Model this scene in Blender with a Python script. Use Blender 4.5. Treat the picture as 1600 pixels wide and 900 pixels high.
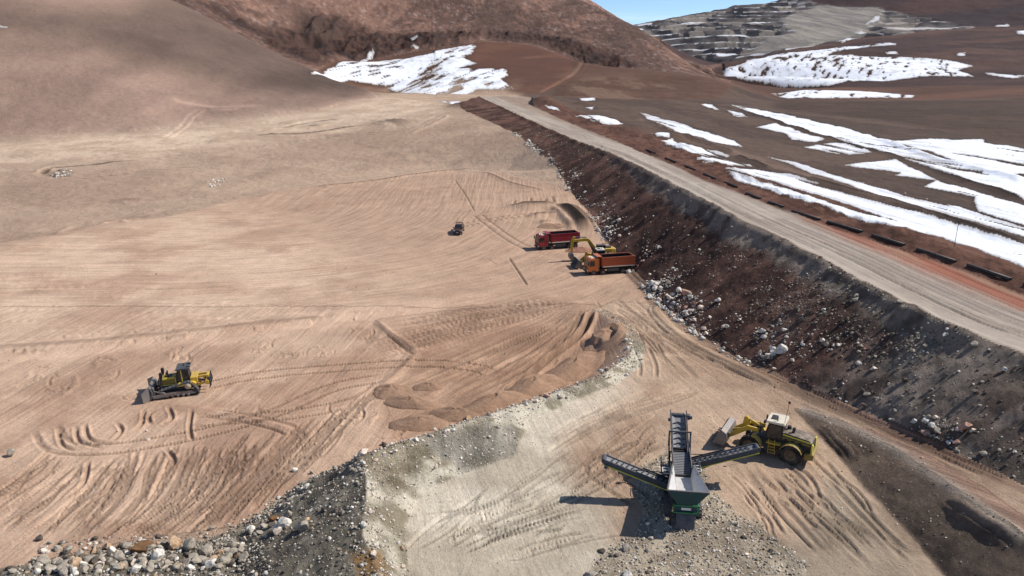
import bpy, bmesh, math, random
import numpy as np
from mathutils import Vector, Matrix
from mathutils.geometry import delaunay_2d_cdt

random.seed(7)
rng = np.random.default_rng(11)
for o in list(bpy.data.objects):
    bpy.data.objects.remove(o, do_unlink=True)
scene = bpy.context.scene
COL = scene.collection

# ------------------------------------------------------------------ camera, sky, sun, exposure
CAM_H = 33.0                     # metres above the crusher pad
FPX, HORIZ = 1150.0, 100.0       # focal length and horizon row of a 1600 x 900 frame
PITCH = math.atan((450 - HORIZ) / FPX)
cam_d = bpy.data.cameras.new('camera')
cam = bpy.data.objects.new('camera', cam_d)
COL.objects.link(cam)
cam.location = (0, 0, CAM_H)
cam.rotation_euler = (math.pi / 2 - PITCH, 0, 0)
cam_d.sensor_width = 36.0
cam_d.lens = 36.0 * FPX / 1600.0
cam_d.clip_start = 0.5
cam_d.clip_end = 30000
scene.camera = cam

SUN_EL, SUN_AZ = math.radians(44), math.radians(13)    # azimuth measured from +X towards +Y
world = bpy.data.worlds.new("World")
scene.world = world
world.use_nodes = True
wn = world.node_tree
for n in list(wn.nodes):
    wn.nodes.remove(n)
sky = wn.nodes.new('ShaderNodeTexSky')
sky.sky_type = 'NISHITA'
sky.sun_disc = False
sky.sun_elevation = SUN_EL
sky.sun_rotation = math.pi / 2 - SUN_AZ
sky.altitude = 4200
sky.air_density = 1.0
sky.dust_density = 0.15
sky.ozone_density = 3.0
bg = wn.nodes.new('ShaderNodeBackground')
bg.inputs['Strength'].default_value = 0.12
wo = wn.nodes.new('ShaderNodeOutputWorld')
# thin cirrus streaks all round the sky
tc = wn.nodes.new('ShaderNodeTexCoord')
mp = wn.nodes.new('ShaderNodeMapping')
mp.inputs['Scale'].default_value = (5.0, 5.0, 60.0)
mp.inputs['Rotation'].default_value = (0.05, 0.09, 0)
nz = wn.nodes.new('ShaderNodeTexNoise')
nz.inputs['Scale'].default_value = 1.0
nz.inputs['Detail'].default_value = 6
rp = wn.nodes.new('ShaderNodeValToRGB')
rp.color_ramp.elements[0].position = 0.5
rp.color_ramp.elements[0].color = (0, 0, 0, 1)
rp.color_ramp.elements[1].position = 0.72
rp.color_ramp.elements[1].color = (0.35, 0.35, 0.35, 1)
mx = wn.nodes.new('ShaderNodeMixRGB')
mx.inputs['Color2'].default_value = (6.5, 7.0, 7.6, 1)
wn.links.new(tc.outputs['Generated'], mp.inputs['Vector'])
wn.links.new(mp.outputs['Vector'], nz.inputs['Vector'])
wn.links.new(nz.outputs['Fac'], rp.inputs['Fac'])
wn.links.new(rp.outputs['Color'], mx.inputs['Fac'])
hs = wn.nodes.new('ShaderNodeHueSaturation')          # the deep blue of thin high-altitude air
hs.inputs['Saturation'].default_value = 1.02
hs.inputs['Value'].default_value = 0.92
wn.links.new(sky.outputs['Color'], hs.inputs['Color'])
wn.links.new(hs.outputs['Color'], mx.inputs['Color1'])
wn.links.new(mx.outputs['Color'], bg.inputs['Color'])
wn.links.new(bg.outputs['Background'], wo.inputs['Surface'])

sun_d = bpy.data.lights.new('sun', 'SUN')
sun_d.energy = 4.2
sun_d.angle = math.radians(0.53)
sun_d.color = (1.0, 0.955, 0.89)
sun = bpy.data.objects.new('sun', sun_d)
COL.objects.link(sun)
SUN_DIR = Vector((math.cos(SUN_EL) * math.cos(SUN_AZ), math.cos(SUN_EL) * math.sin(SUN_AZ), math.sin(SUN_EL)))
sun.rotation_euler = SUN_DIR.to_track_quat('Z', 'Y').to_euler()
sun.location = (60, 0, 90)
scene.view_settings.view_transform = 'Standard'
scene.view_settings.look = 'None'
scene.view_settings.exposure = 0.40
scene.view_settings.gamma = 1.0
scene.cycles.max_bounces = 5
scene.cycles.diffuse_bounces = 2

# ------------------------------------------------------------------ small maths helpers
CP, SP = math.cos(PITCH), math.sin(PITCH)
def ray(px, py):
    a, b = (px - 800.0) / FPX, (450.0 - py) / FPX
    return a, CP + b * SP, -SP + b * CP
def at_z(px, py, z):
    x, y, w = ray(px, py)
    t = (z - CAM_H) / w
    return x * t, y * t, z
def at_r(px, py, r):
    x, y, w = ray(px, py)
    t = r / math.hypot(x, y)
    return x * t, y * t, CAM_H + w * t

def vnoise(x, y, seed=0):
    xi = np.floor(x).astype(np.int64); yi = np.floor(y).astype(np.int64)
    fx = x - xi; fy = y - yi
    fx = fx * fx * fx * (fx * (fx * 6 - 15) + 10); fy = fy * fy * fy * (fy * (fy * 6 - 15) + 10)
    def h(a, b):
        v = (a * 374761393 + b * 668265263 + seed * 1442695041) & 0xFFFFFFFF
        v = ((v ^ (v >> 13)) * 1274126177) & 0xFFFFFFFF
        v = v ^ (v >> 16)
        return (v & 0xFFFF) / 32767.5 - 1.0
    a = h(xi, yi); b = h(xi + 1, yi); c = h(xi, yi + 1); d = h(xi + 1, yi + 1)
    return (a + (b - a) * fx) + ((c + (d - c) * fx) - (a + (b - a) * fx)) * fy
def fbm(x, y, octaves=4, seed=0, gain=0.5):
    s = 0; amp = 1.0; tot = 0
    for k in range(octaves):
        c, n = math.cos(k * 1.1 + .3), math.sin(k * 1.1 + .3)
        f = 2.03 ** k
        s = s + amp * vnoise((x * c - y * n) * f + 17.3 * k, (x * n + y * c) * f - 9.1 * k, seed + k)
        tot += amp; amp *= gain
    return s / tot
def ridged(x, y, octaves=4, seed=0):
    s = 0; amp = 1.0; tot = 0
    for k in range(octaves):
        f = 2.1 ** k
        s = s + amp * (1 - np.abs(vnoise(x * f + 5.7 * k, y * f + 3.1 * k, seed + k)) * 2)
        tot += amp; amp *= 0.5
    return s / tot
def sstep(a, b, x):
    t = np.clip((x - a) / (b - a), 0, 1)
    return t * t * (3 - 2 * t)

# ------------------------------------------------------------------ survey lines of the terrain
# every line: points of the frame with a height (Z) or a ground distance (R), turned into places in the world
PTS = []
def add_line(pts):
    """pts: world (x,y,z); densified in log-polar space"""
    uv = []
    for x, y, z in pts:
        r = math.hypot(x, y)
        uv.append((math.atan2(x, y), math.log(r), z))
    for a, b in zip(uv[:-1], uv[1:]):
        d = math.hypot(a[0] - b[0], a[1] - b[1])
        n = max(1, int(d / 0.022))
        for k in range(n):
            t = k / n
            PTS.append(tuple(a[i] + (b[i] - a[i]) * t for i in range(3)))
    PTS.append(uv[-1])
def Z(*p):
    w = [at_z(*q) for q in p]
    add_line(w)
    return w
def R(drop, fac, *p):
    w = [at_r(*q) for q in p]
    add_line(w)
    if drop:
        add_line([(x * fac, y * fac, z - drop) for x, y, z in w])
    return w

# road on its embankment
EDGE = Z((1760, 630, 8.5), (1600, 558, 8.5), (1520, 525, 8.5), (1450, 496, 8.5), (1340, 440, 8.5), (1250, 390, 8.5), (1150, 342, 8.5), (1050, 288, 8.5), (960, 243, 8.6), (900, 220, 8.8), (850, 199, 9.2), (800, 176, 10.5), (762, 158, 12.0), (748, 151, 12.6))
RIGHT = Z((1760, 535, 8.7), (1600, 462, 8.7), (1500, 422, 8.7), (1400, 388, 8.7), (1300, 356, 8.7), (1200, 320, 8.7), (1100, 282, 8.8), (1000, 237, 8.8), (920, 205, 9.2), (870, 184, 9.7), (835, 167, 10.8), (826, 160, 11.6), (832, 153, 12.4))
Z((748, 151, 12.6), (780, 149, 12.8), (832, 149, 12.9), (880, 150, 12.6))
TOE = Z((1760, 830, 4.2), (1600, 757, 3.5), (1500, 712, 2.6), (1380, 656, 1.6), (1250, 602, .5), (1150, 557, -.5), (1080, 513, -1.5), (1030, 472, -2.4), (990, 425, -3), (955, 385, -2.9), (925, 345, -2), (892, 300, 0), (862, 252, 4), (800, 207, 6.5), (728, 174, 9.5), (712, 164, 10.5))
BERM = Z((1760, 478, 10.0), (1600, 425, 10.0), (1500, 392, 10.0), (1400, 358, 10.0), (1300, 325, 10.0), (1200, 289, 10.0), (1100, 248, 10.0), (1000, 212, 10.0), (920, 186, 10.6), (870, 166, 11.6), (846, 152, 13.5))
Z((1760, 440, 9.4), (1600, 400, 9.4), (1400, 335, 9.4), (1200, 270, 9.4), (1100, 236, 9.4), (1000, 203, 9.6), (920, 178, 10.2), (880, 160, 11.5))
# right plain, with small scarps parallel to the road
Z((1800, 400, 9.9), (1600, 380, 9.9), (1397, 316, 9.9), (1264, 278, 9.9), (1160, 240, 9.9), (1060, 205, 10.2), (990, 178, 11))
Z((1800, 395, 9.3), (1600, 373, 9.3), (1397, 310, 9.3), (1264, 272, 9.3), (1160, 235, 9.4), (1060, 200, 9.8))
Z((1800, 340, 9.7), (1600, 318, 9.7), (1453, 264, 9.8), (1367, 236, 9.9), (1272, 210, 10), (1181, 180, 10.4), (1100, 163, 11))
Z((1800, 290, 10.5), (1600, 276, 10.5), (1453, 240, 10.4), (1370, 213, 10.4), (1302, 195, 10.5), (1200, 173, 10.8), (1130, 160, 11.2))
Z((1800, 225, 10.5), (1600, 222, 10.5), (1450, 205, 10.6), (1350, 180, 11), (1250, 165, 11.3))
# crusher pad, its berm and the track that climbs to the right
CREST = Z((640, 985, 2.0), (600, 930, 2.0), (588, 885, 2.0), (566, 830, 2.3), (572, 780, 2.5), (572, 745, 2.5), (562, 712, 2.2), (600, 698, 1.9), (640, 687, 1.7), (730, 657, 1.5), (800, 634, 1.0), (870, 610, .8), (935, 588, .6), (985, 553, .1), (975, 522, -.7), (955, 502, -1.5), (925, 484, -2.6))
for i in range(6, len(CREST) - 1):          # far foot of the berm, on the dozer flat
    a, b, c = Vector(CREST[i - 1][:2]), Vector(CREST[i][:2]), Vector(CREST[i + 1][:2])
    t = (c - a).normalized(); nrm = Vector((-t.y, t.x))
    q = b + nrm * ((CREST[i][2] + 3) * 1.35 + .3)
    PTS.append((math.atan2(q.x, q.y), math.log(q.length), -3.0))
Z((672, 690, 1.3), (720, 676, 1.2), (770, 662, 1.0), (800, 652, .8))
INNER = Z((690, 985, 0), (640, 900, 0), (632, 840, 0), (645, 790, .1), (670, 765, 0), (720, 742, 0), (800, 716, 0), (812, 690, 0), (830, 658, 0), (900, 625, 0), (962, 600, 0), (1003, 570, -.3), (1008, 540, -.9), (985, 508, -1.8), (950, 486, -2.6))
FOOT = Z((542, 722, -3), (465, 760, -3), (385, 820, -3), (300, 852, -3), (150, 866, -3), (30, 885, -3), (-200, 930, -3))
Z((480, 985, 0.2), (400, 960, -.8), (200, 960, -1.2), (0, 985, -1.4), (-250, 1040, -1.6))
Z((1255, 646, 0), (1262, 662, 0), (1290, 690, 0), (1350, 762, 0), (1400, 812, 0), (1480, 905, 0), (1560, 1000, 0))
TRACK = Z((1255, 640, .1), (1330, 668, .8), (1400, 702, 1.6), (1500, 768, 2.6), (1600, 836, 3.2), (1760, 940, 3.8))
Z((760, 985, 0), (1000, 985, 0), (1300, 985, 0))
Z((900, 700, 0), (1000, 620, -.1), (1100, 620, 0), (1200, 640, 0))
Z((1010, 500, -1.9), (1060, 510, -1.6), (1120, 570, -.4), (1180, 605, 0))
Z((900, 465, -3), (960, 462, -2.9), (1010, 462, -2.6))
Z((900, 800, 0), (1200, 800, 0), (1350, 880, 0))
# dozer flat and graded field
Z((-300, 700, -3), (100, 640, -3), (300, 640, -3), (500, 600, -3))
Z((-300, 520, -2.8), (0, 540, -2.8), (200, 520, -2.8), (400, 500, -2.8), (600, 480, -2.8), (800, 466, -2.9))
Z((-300, 550, -3), (0, 556, -3), (200, 540, -3), (400, 518, -3), (585, 500, -3), (760, 480, -3))
Z((-300, 450, -2.6), (0, 385, -2.6), (100, 368, -2.6), (250, 342, -2.7), (440, 299, -2.9), (560, 284, -3), (700, 266, -2.5), (790, 268, -1.3))
Z((-300, 425, -4.6), (0, 370, -4.6), (100, 357, -4.4), (250, 331, -4.2), (440, 291, -3.8), (560, 278, -3.4), (700, 260, -2.2), (800, 255, .3))
Z((200, 430, -2.9), (500, 400, -3), (800, 400, -3))
# plain and foot of the left hill
Z((-400, 300, -3.5), (0, 290, -3.5), (300, 275, -3), (600, 240, -.5), (760, 218, 4.0))
Z((-400, 215, 2), (0, 212, 2), (200, 205, 3), (350, 190, 5), (500, 172, 8), (600, 158, 11), (700, 155, 11.6))
R(0, 1, (-500, 100, 470), (0, 110, 480), (200, 120, 480), (350, 135, 490), (450, 145, 510), (540, 150, 530))
R(0, 1, (-500, 0, 620), (0, 0, 640), (150, 0, 660), (250, 20, 650), (350, 70, 620), (450, 110, 600), (540, 138, 580))
R(14, 1.07, (-500, -120, 800), (0, -90, 800), (200, -40, 760), (300, 2, 720), (400, 58, 680), (500, 106, 640), (590, 143, 590))
# snow dome and brown shoulder in the middle
R(0, 1, (520, 127, 640), (600, 142, 620), (640, 149, 610), (720, 149, 600), (800, 147, 590))
R(0, 1, (560, 110, 720), (640, 117, 720), (740, 112, 700), (840, 116, 680), (900, 125, 640))
R(7, 1.05, (600, 92, 800), (640, 82, 830), (700, 68, 860), (760, 59, 880), (830, 64, 860), (880, 80, 800), (915, 96, 740))
R(9, 1.06, (915, 96, 740), (1000, 104, 700), (1080, 111, 670), (1130, 122, 640), (1180, 142, 600), (1215, 152, 575))
R(0, 1, (850, 151, 540), (950, 153, 530), (1050, 156, 520), (1150, 158, 520), (1200, 156, 545))
# main mountain
R(0, 1, (250, -20, 900), (300, 4, 900), (400, 55, 890), (480, 102, 880), (560, 90, 900), (640, 78, 930), (700, 63, 960), (760, 55, 980), (830, 59, 980), (900, 85, 900), (1000, 100, 850), (1100, 113, 810), (1140, 127, 780))
R(0, 1, (300, -40, 1020), (400, 0, 1030), (500, 40, 1010), (600, 40, 1060), (700, 32, 1080), (800, 32, 1080), (900, 55, 1000), (1000, 76, 940), (1060, 97, 890))
R(0, 1, (200, -160, 1300), (300, -100, 1300), (500, -80, 1330), (700, -60, 1360), (800, -35, 1320), (880, -10, 1250))
R(70, 1.12, (850, -25, 1350), (918, 0, 1220), (955, 14, 1160), (1000, 37, 1080), (1050, 72, 1000), (1100, 110, 930), (1142, 131, 840))
R(0, 1, (-500, -300, 1700), (200, -280, 1700), (500, -200, 1750), (700, -150, 1750), (830, -70, 1600))
R(25, 1.08, (1055, 78, 1180), (1090, 83, 1180), (1112, 93, 1150), (1122, 118, 1060))
# right plain edge, snow valley, far slopes, mine and the mountain behind
R(6, 1.12, (1215, 153, 570), (1300, 157, 560), (1450, 156, 580), (1600, 151, 620), (1950, 146, 650))
R(0, 1, (1205, 154, 740), (1300, 155, 750), (1430, 154, 770), (1600, 142, 820), (1950, 136, 850))
R(0, 1, (1205, 146, 790), (1260, 143, 800), (1350, 144, 810), (1430, 149, 820), (1600, 136, 870), (1950, 130, 900))
R(0, 1, (1150, 126, 930), (1230, 139, 880), (1330, 135, 930), (1500, 125, 1000), (1600, 122, 1050), (1950, 115, 1100))
R(0, 1, (1130, 105, 1200), (1200, 91, 1280), (1290, 77, 1360), (1400, 74, 1400), (1500, 82, 1350), (1600, 82, 1400), (1950, 70, 1400))
R(0, 1, (1120, 99, 1700), (1200, 82, 1720), (1300, 65, 1760), (1400, 55, 1850), (1500, 53, 1900), (1600, 48, 1900), (1950, 36, 1900))
R(0, 1, (1000, 100, 2000), (1060, 100, 2000), (1120, 93, 2000), (1200, 80, 2000), (1300, 62, 2050), (1400, 51, 2100))
R(0, 1, (900, 60, 2600), (960, 42, 2600), (1000, 37, 2600), (1040, 31, 2700), (1080, 22, 2800), (1130, 12, 2900), (1165, 3, 3000), (1250, 12, 2900), (1300, 16, 2800), (1370, 18, 2700), (1500, 36, 2400), (1600, 40, 2400), (1950, 20, 2400))
R(200, 1.2, (960, 45, 3300), (1040, 36, 3300), (1120, 18, 3300), (1165, 1, 3300), (1200, -15, 3500), (1400, -45, 3800), (1600, -60, 3800), (1950, -80, 3800))
for a in np.linspace(-1.5, 1.5, 41):                  # margin: beyond everything, and the ground right below the viewpoint
    PTS.append((a, math.log(7500), -40.0 if a > -.1 else 200.0))
    PTS.append((a, math.log(4.0), 1.0))
    PTS.append((a, math.log(14.0), 0.5))
    if abs(a) > .85:
        s = 1 if a > 0 else 0
        PTS.append((a, math.log(60.0), 5.0 if s else -3))
        PTS.append((a, math.log(160.0), 10.0 if s else -3))
        PTS.append((a, math.log(500.0), 12.0 if s else 6))
        PTS.append((a, math.log(1200.0), 40.0 if s else 120))
        PTS.append((a, math.log(3000.0), 120.0 if s else 260))

# ------------------------------------------------------------------ log-polar grid and its heights
ub = np.concatenate([np.linspace(-1.45, -0.735, 40)[:-1], np.linspace(-0.735, 0.735, 1120), np.linspace(0.735, 1.45, 40)[1:]])
vb = [math.log(4.0)]
while vb[-1] < math.log(7000):
    r = math.exp(vb[-1])
    vb.append(vb[-1] + (.12 if r < 30 else .02 if r < 39 else .0036 if r < 90 else .0052 if r < 300 else .0048 if r < 1300 else .0052 if r < 3000 else .03))
vb = np.array(vb)
NU, NV = len(ub), len(vb)
P = np.array(PTS)
vs, ed, fc, *_ = delaunay_2d_cdt([Vector((p[0], p[1])) for p in PTS], [], [], 0, 1e-5)[:6]
# cdt may merge duplicates: find heights by nearest original
V2 = np.array([(v.x, v.y) for v in vs])
zz = np.empty(len(V2))
for i in range(0, len(V2), 400):
    d = (V2[i:i + 400, None, 0] - P[None, :, 0]) ** 2 + (V2[i:i + 400, None, 1] - P[None, :, 1]) ** 2
    zz[i:i + 400] = P[np.argmin(d, 1), 2]
HT = np.zeros((NV, NU))
for f in fc:
    for k in range(1, len(f) - 1):
        ia, ib, ic = f[0], f[k], f[k + 1]
        (x1, y1), (x2, y2), (x3, y3) = V2[ia], V2[ib], V2[ic]
        j0, j1 = np.searchsorted(ub, [min(x1, x2, x3) - 1e-9, max(x1, x2, x3) + 1e-9])
        i0, i1 = np.searchsorted(vb, [min(y1, y2, y3) - 1e-9, max(y1, y2, y3) + 1e-9])
        if j0 >= j1 or i0 >= i1:
            continue
        det = (y2 - y3) * (x1 - x3) + (x3 - x2) * (y1 - y3)
        if abs(det) < 1e-14:
            continue
        U, Vv = ub[None, j0:j1], vb[i0:i1, None]
        l1 = ((y2 - y3) * (U - x3) + (x3 - x2) * (Vv - y3)) / det
        l2 = ((y3 - y1) * (U - x3) + (x1 - x3) * (Vv - y3)) / det
        l3 = 1 - l1 - l2
        m = (l1 >= -1e-9) & (l2 >= -1e-9) & (l3 >= -1e-9)
        blk = HT[i0:i1, j0:j1]
        blk[m] = (l1 * zz[ia] + l2 * zz[ib] + l3 * zz[ic])[m]
RR = np.exp(vb)[:, None] * np.ones((1, NU))
XX = np.exp(vb)[:, None] * np.sin(ub)[None, :]
YY = np.exp(vb)[:, None] * np.cos(ub)[None, :]
def box1(a, n, ax):
    c = np.cumsum(np.concatenate([np.repeat(np.take(a, [0], ax), n + 1, ax), a, np.repeat(np.take(a, [-1], ax), n, ax)], ax), ax)
    L = a.shape[ax]
    return (np.take(c, range(2 * n + 1, 2 * n + 1 + L), ax) - np.take(c, range(0, L), ax)) / (2 * n + 1)
def blur(a, n, it=2):
    for _ in range(it):
        a = box1(box1(a, n, 0), n, 1)
    return a
w_far = sstep(480, 640, RR)
b1, b2, b3 = blur(HT, 1, 1), blur(HT, 5, 2), blur(HT, 11, 2)
w_mid = sstep(120, 260, RR) * .6
HT = b1 * (1 - w_mid) + blur(HT, 2, 2) * w_mid
hill_m = (ub < -.10)[None, :] * sstep(330, 450, RR)
HT = HT * (1 - w_far) + b2 * w_far
HT = HT * (1 - hill_m) + b3 * hill_m

def drape(pts):
    """frame points -> ground points (x, y, z) where those sight lines meet the terrain"""
    out = []
    for px, py in pts:
        x, y, w = ray(px, py)
        az, te = math.atan2(x, y), w / math.hypot(x, y)
        j = min(max(int(np.searchsorted(ub, az)) - 1, 0), NU - 2)
        t = (az - ub[j]) / (ub[j + 1] - ub[j])
        col = HT[:, j] * (1 - t) + HT[:, j + 1] * t
        el = (col - CAM_H) / RR[:, 0]
        hit = np.nonzero(el[5:] >= te)[0]
        i = int(hit[0]) + 5 if len(hit) else NV - 2
        e0, e1 = el[i - 1], el[i]
        s = 0 if e1 == e0 else min(max((te - e0) / (e1 - e0), 0), 1)
        r = RR[i - 1, 0] * (1 - s) + RR[i, 0] * s
        out.append((r * math.sin(az), r * math.cos(az), col[i - 1] * (1 - s) + col[i] * s))
    return out
def ground_z(x, y):
    az, lr = math.atan2(x, y), math.log(math.hypot(x, y))
    j = min(max(int(np.searchsorted(ub, az)) - 1, 0), NU - 2); i = min(max(int(np.searchsorted(vb, lr)) - 1, 0), NV - 2)
    t = (az - ub[j]) / (ub[j + 1] - ub[j]); s = (lr - vb[i]) / (vb[i + 1] - vb[i])
    return (HT[i, j] * (1 - t) + HT[i, j + 1] * t) * (1 - s) + (HT[i + 1, j] * (1 - t) + HT[i + 1, j + 1] * t) * s

def lp(pts):
    return [(math.atan2(p[0], p[1]), math.log(math.hypot(p[0], p[1]))) for p in pts]
def poly_mask(world_pts, jit=0.0, seed=1, scale=0.02):
    """inside test on the ground for a polygon of places; jit frays its outline"""
    q = lp(world_pts)
    qu = [a for a, b in q]; qv = [b for a, b in q]
    pad = jit * 2 + .002
    j0, j1 = np.searchsorted(ub, [min(qu) - pad, max(qu) + pad]); i0, i1 = np.searchsorted(vb, [min(qv) - pad, max(qv) + pad])
    m = np.zeros((NV, NU), bool)
    if i0 >= i1 or j0 >= j1:
        return m
    U, Vv = np.meshgrid(ub[j0:j1], vb[i0:i1])
    if jit:
        du = fbm(U / scale, Vv / scale, 3, seed); dv = fbm(U / scale + 50, Vv / scale, 3, seed + 9)
        U = U + du * jit; Vv = Vv + dv * jit
    ins = np.zeros(U.shape, bool)
    n = len(q)
    for k in range(n):
        (x1, y1), (x2, y2) = q[k], q[(k + 1) % n]
        if y1 == y2:
            continue
        c = ((y1 > Vv) != (y2 > Vv)) & (U < (x2 - x1) * (Vv - y1) / (y2 - y1) + x1)
        ins ^= c
    m[i0:i1, j0:j1] = ins
    return m
def soft(m, n=1, it=1):
    return blur(m.astype(float), n, it)

# ------------------------------------------------------------------ regions of the ground
def pl_dist(line, mask=None):
    """distance to a polyline, and the distance along it, for the whole grid (or where mask)"""
    X = XX[mask] if mask is not None else XX
    Y = YY[mask] if mask is not None else YY
    best = np.full(X.shape, 1e9); along = np.zeros(X.shape); side = np.zeros(X.shape); acc = 0
    for a, b in zip(line[:-1], line[1:]):
        dx, dy = b[0] - a[0], b[1] - a[1]; L = math.hypot(dx, dy)
        if L < 1e-6: continue
        t = np.clip(((X - a[0]) * dx + (Y - a[1]) * dy) / (L * L), 0, 1)
        ex, ey = X - a[0] - t * dx, Y - a[1] - t * dy
        d = np.hypot(ex, ey)
        m = d < best
        best[m] = d[m]; along[m] = (acc + t * L)[m]; side[m] = np.sign(dx * ey - dy * ex)[m]
        acc += L
    return best, along, side

D_E, S_E, SIDE_E = pl_dist(EDGE)
road_m = poly_mask(EDGE + [at_z(790, 150, 12.8)] + RIGHT[::-1], .0012, 3)
emb_m = poly_mask(EDGE + TOE[::-1], .001, 5) & ~road_m
pad_poly = CREST + [at_z(*q) for q in ((960, 470, -2.8), (1030, 476, -2.4))] + TOE[6:0:-1] + [TOE[0]] + [at_z(*q) for q in ((1760, 985, 3.5), (1500, 1100, 0), (700, 1100, 0))]
pad_m = poly_mask(pad_poly) & ~emb_m & ~road_m
inner_bank_m = poly_mask(CREST + INNER[::-1])
outer_bank_m = poly_mask(CREST[:8] + FOOT + [at_z(-250, 1040, -1.6), at_z(300, 1080, -1.0)])
track_m = poly_mask(TRACK + TOE[5:0:-1] + [TOE[0]]) & ~emb_m
slope_m = poly_mask([at_z(1240, 640, 0), at_z(1262, 662, 0), at_z(1290, 690, 0), at_z(1350, 762, 0), at_z(1400, 812, 0), at_z(1480, 905, 0), at_z(1560, 1000, 0), at_z(1760, 960, 3.6)] + TRACK[::-1], .002, 8)
field_pts = [(-320, 470), (-300, 425), (0, 380), (90, 366), (150, 352), (180, 344), (250, 340), (300, 330), (365, 313), (440, 298), (560, 284), (640, 275), (700, 266), (730, 270), (790, 272), (840, 283), (880, 294), (896, 305), (927, 345), (957, 385), (992, 425), (1030, 470), (980, 560), (940, 590), (800, 640), (600, 700), (470, 760), (385, 820), (30, 885), (-400, 980)]
field_m = poly_mask(drape(field_pts), .0012, 12, .03) & ~pad_m & ~emb_m
rockmt_m = (RR > 690) & poly_mask([at_r(*q) for q in ((-500, -100, 880), (0, -80, 860), (250, -20, 800), (300, 4, 770), (400, 55, 725), (490, 104, 690), (520, 100, 760), (560, 93, 850), (640, 83, 890), (700, 66, 915), (760, 58, 930), (830, 62, 930), (900, 90, 820), (1000, 103, 785), (1100, 115, 785), (1145, 131, 790), (1125, 118, 1500), (1060, 60, 1600), (900, -20, 2100), (0, -300, 2300), (-500, -300, 2300))])
lhill_m = (ub < -.12)[None, :] & (RR > 330) & (RR < 960) & ~rockmt_m & poly_mask(drape([(-500, 217), (0, 213), (200, 206), (350, 190), (500, 171), (590, 152)]) + [at_r(*q) for q in ((560, 140, 640), (500, 106, 690), (400, 58, 735), (300, 0, 790), (200, -40, 830), (0, -90, 870), (-500, -120, 870))], .003, 15, .05)
mine_m = (RR > 1650) & poly_mask([at_r(*q) for q in ((880, 90, 1900), (1060, 104, 1900), (1120, 96, 1700), (1200, 80, 1730), (1300, 64, 1780), (1400, 54, 1860), (1500, 46, 2150), (1520, 38, 2300), (1370, 17, 2760), (1250, 11, 2960), (1165, 2, 3060), (1040, 30, 2760), (880, 45, 2700))], .003, 18, .02)
plain_m = (ub > 0.01)[None, :] & (RR > 60) & ~emb_m & ~road_m & ~pad_m & ~track_m & (SIDE_E < 0)
far_r = RR > 640

# ------------------------------------------------------------------ fine relief
H2 = np.zeros_like(HT)
n1 = fbm(XX / 1.6, YY / 1.6, 4, 21); n2 = fbm(XX / 9.0, YY / 9.0, 4, 31); n3 = fbm(XX / 45.0, YY / 45.0, 4, 41)
H2 += np.where(RR < 640, .035 * n1 + .12 * n2, 0)
nat = (~field_m & ~pad_m & ~emb_m & ~road_m & (RR < 640))
H2 += np.where(nat, .10 * n1 + .35 * n2 * sstep(120, 250, RR) + .5 * n3 * sstep(200, 300, RR), 0)
# raw embankment: lumps and rills running down it
fade = np.minimum(1, D_E / 1.5)
H2 += np.where(emb_m, (.28 * fbm(XX / 2.2, YY / 2.2, 4, 51) + .30 * fbm(S_E / 1.3, D_E / 7.0, 4, 52) + .45 * fbm(S_E / 9, D_E / 9, 3, 53)) * fade, 0)
D_B, S_B, _ = pl_dist(BERM)
berm_w = np.exp(-(D_B / 2.6) ** 2) * ~road_m * (RR < 560)
H2 += berm_w * (.35 * fbm(XX / 1.4, YY / 2.4, 3, 61) + .55 * fbm(S_B / 6, D_B * 0, 2, 62))
# crest windrow on the embankment's top edge
H2 += np.where((D_E < 4) & (RR < 560), np.exp(-((D_E - .3) / .8) ** 2) * (.35 + .3 * fbm(S_E / 3, D_E * 0, 3, 71)), 0)
D_C, S_C, _ = pl_dist(CREST)
bank = (inner_bank_m | outer_bank_m)
H2 += blur(bank.astype(float), 5, 2) * (.10 * fbm(XX / .7, YY / .7, 3, 81) + .25 * fbm(XX / 2.5, YY / 2.5, 3, 82))
H2 += blur(slope_m.astype(float), 4, 2) * (.10 * n1 + .09 * fbm((XX + .4 * YY) / 1.2, (YY - .4 * XX) / 6, 3, 83))
# left hill: faint gullies; mountain: crags; dome; mine: benches
H2 += np.where(lhill_m, 2.2 * fbm(XX / 90, YY / 140, 4, 91) + .25 * fbm(XX / 10, YY / 16, 3, 92), 0)
crag = blur((rockmt_m & poly_mask(drape([(170, -4), (315, -2), (380, 26), (450, 46), (475, 18), (530, 24), (580, 48), (640, 58), (700, 44), (800, 46), (880, 60), (960, 85), (1004, 101), (905, 93), (860, 72), (760, 58), (640, 82), (560, 94), (487, 105), (400, 58), (308, 3)]), .006, 77, .02)).astype(float), 3, 2)
H2 += np.where(rockmt_m, crag * 6.5 * ridged(XX / 26, YY / 36, 4, 105) + (.7 + crag * .8) * (2.2 * ridged(XX / 38, YY / 60, 5, 101) + .9 * fbm(XX / 9, YY / 12, 3, 102) + 7 * fbm(XX / 160, YY / 160, 3, 103) + .7 * ridged(XX / 11, YY / 16, 3, 104)), 0) * blur(rockmt_m.astype(float), 4, 2) ** 2 * sstep(760, 880, RR + 120 * sstep(-.33, -.2, ub)[None, :])
midf = far_r & ~lhill_m & ~rockmt_m & ~mine_m
H2 += np.where(midf, .7 * fbm(XX / 30, YY / 40, 5, 111) + 2.0 * fbm(XX / 150, YY / 150, 2, 112), 0) * sstep(640, 800, RR)
H2 += np.where(midf & (RR > 1000), 5 * fbm(XX / 170, YY / 220, 5, 113) + 2.0 * ridged(XX / 60, YY / 90, 3, 114), 0) * sstep(1000, 1300, RR)
HT = HT + H2
zm = HT + 18 * fbm(XX / 420, YY / 420, 3, 121) + 6 * fbm(XX / 90, YY / 90, 2, 122)
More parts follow.
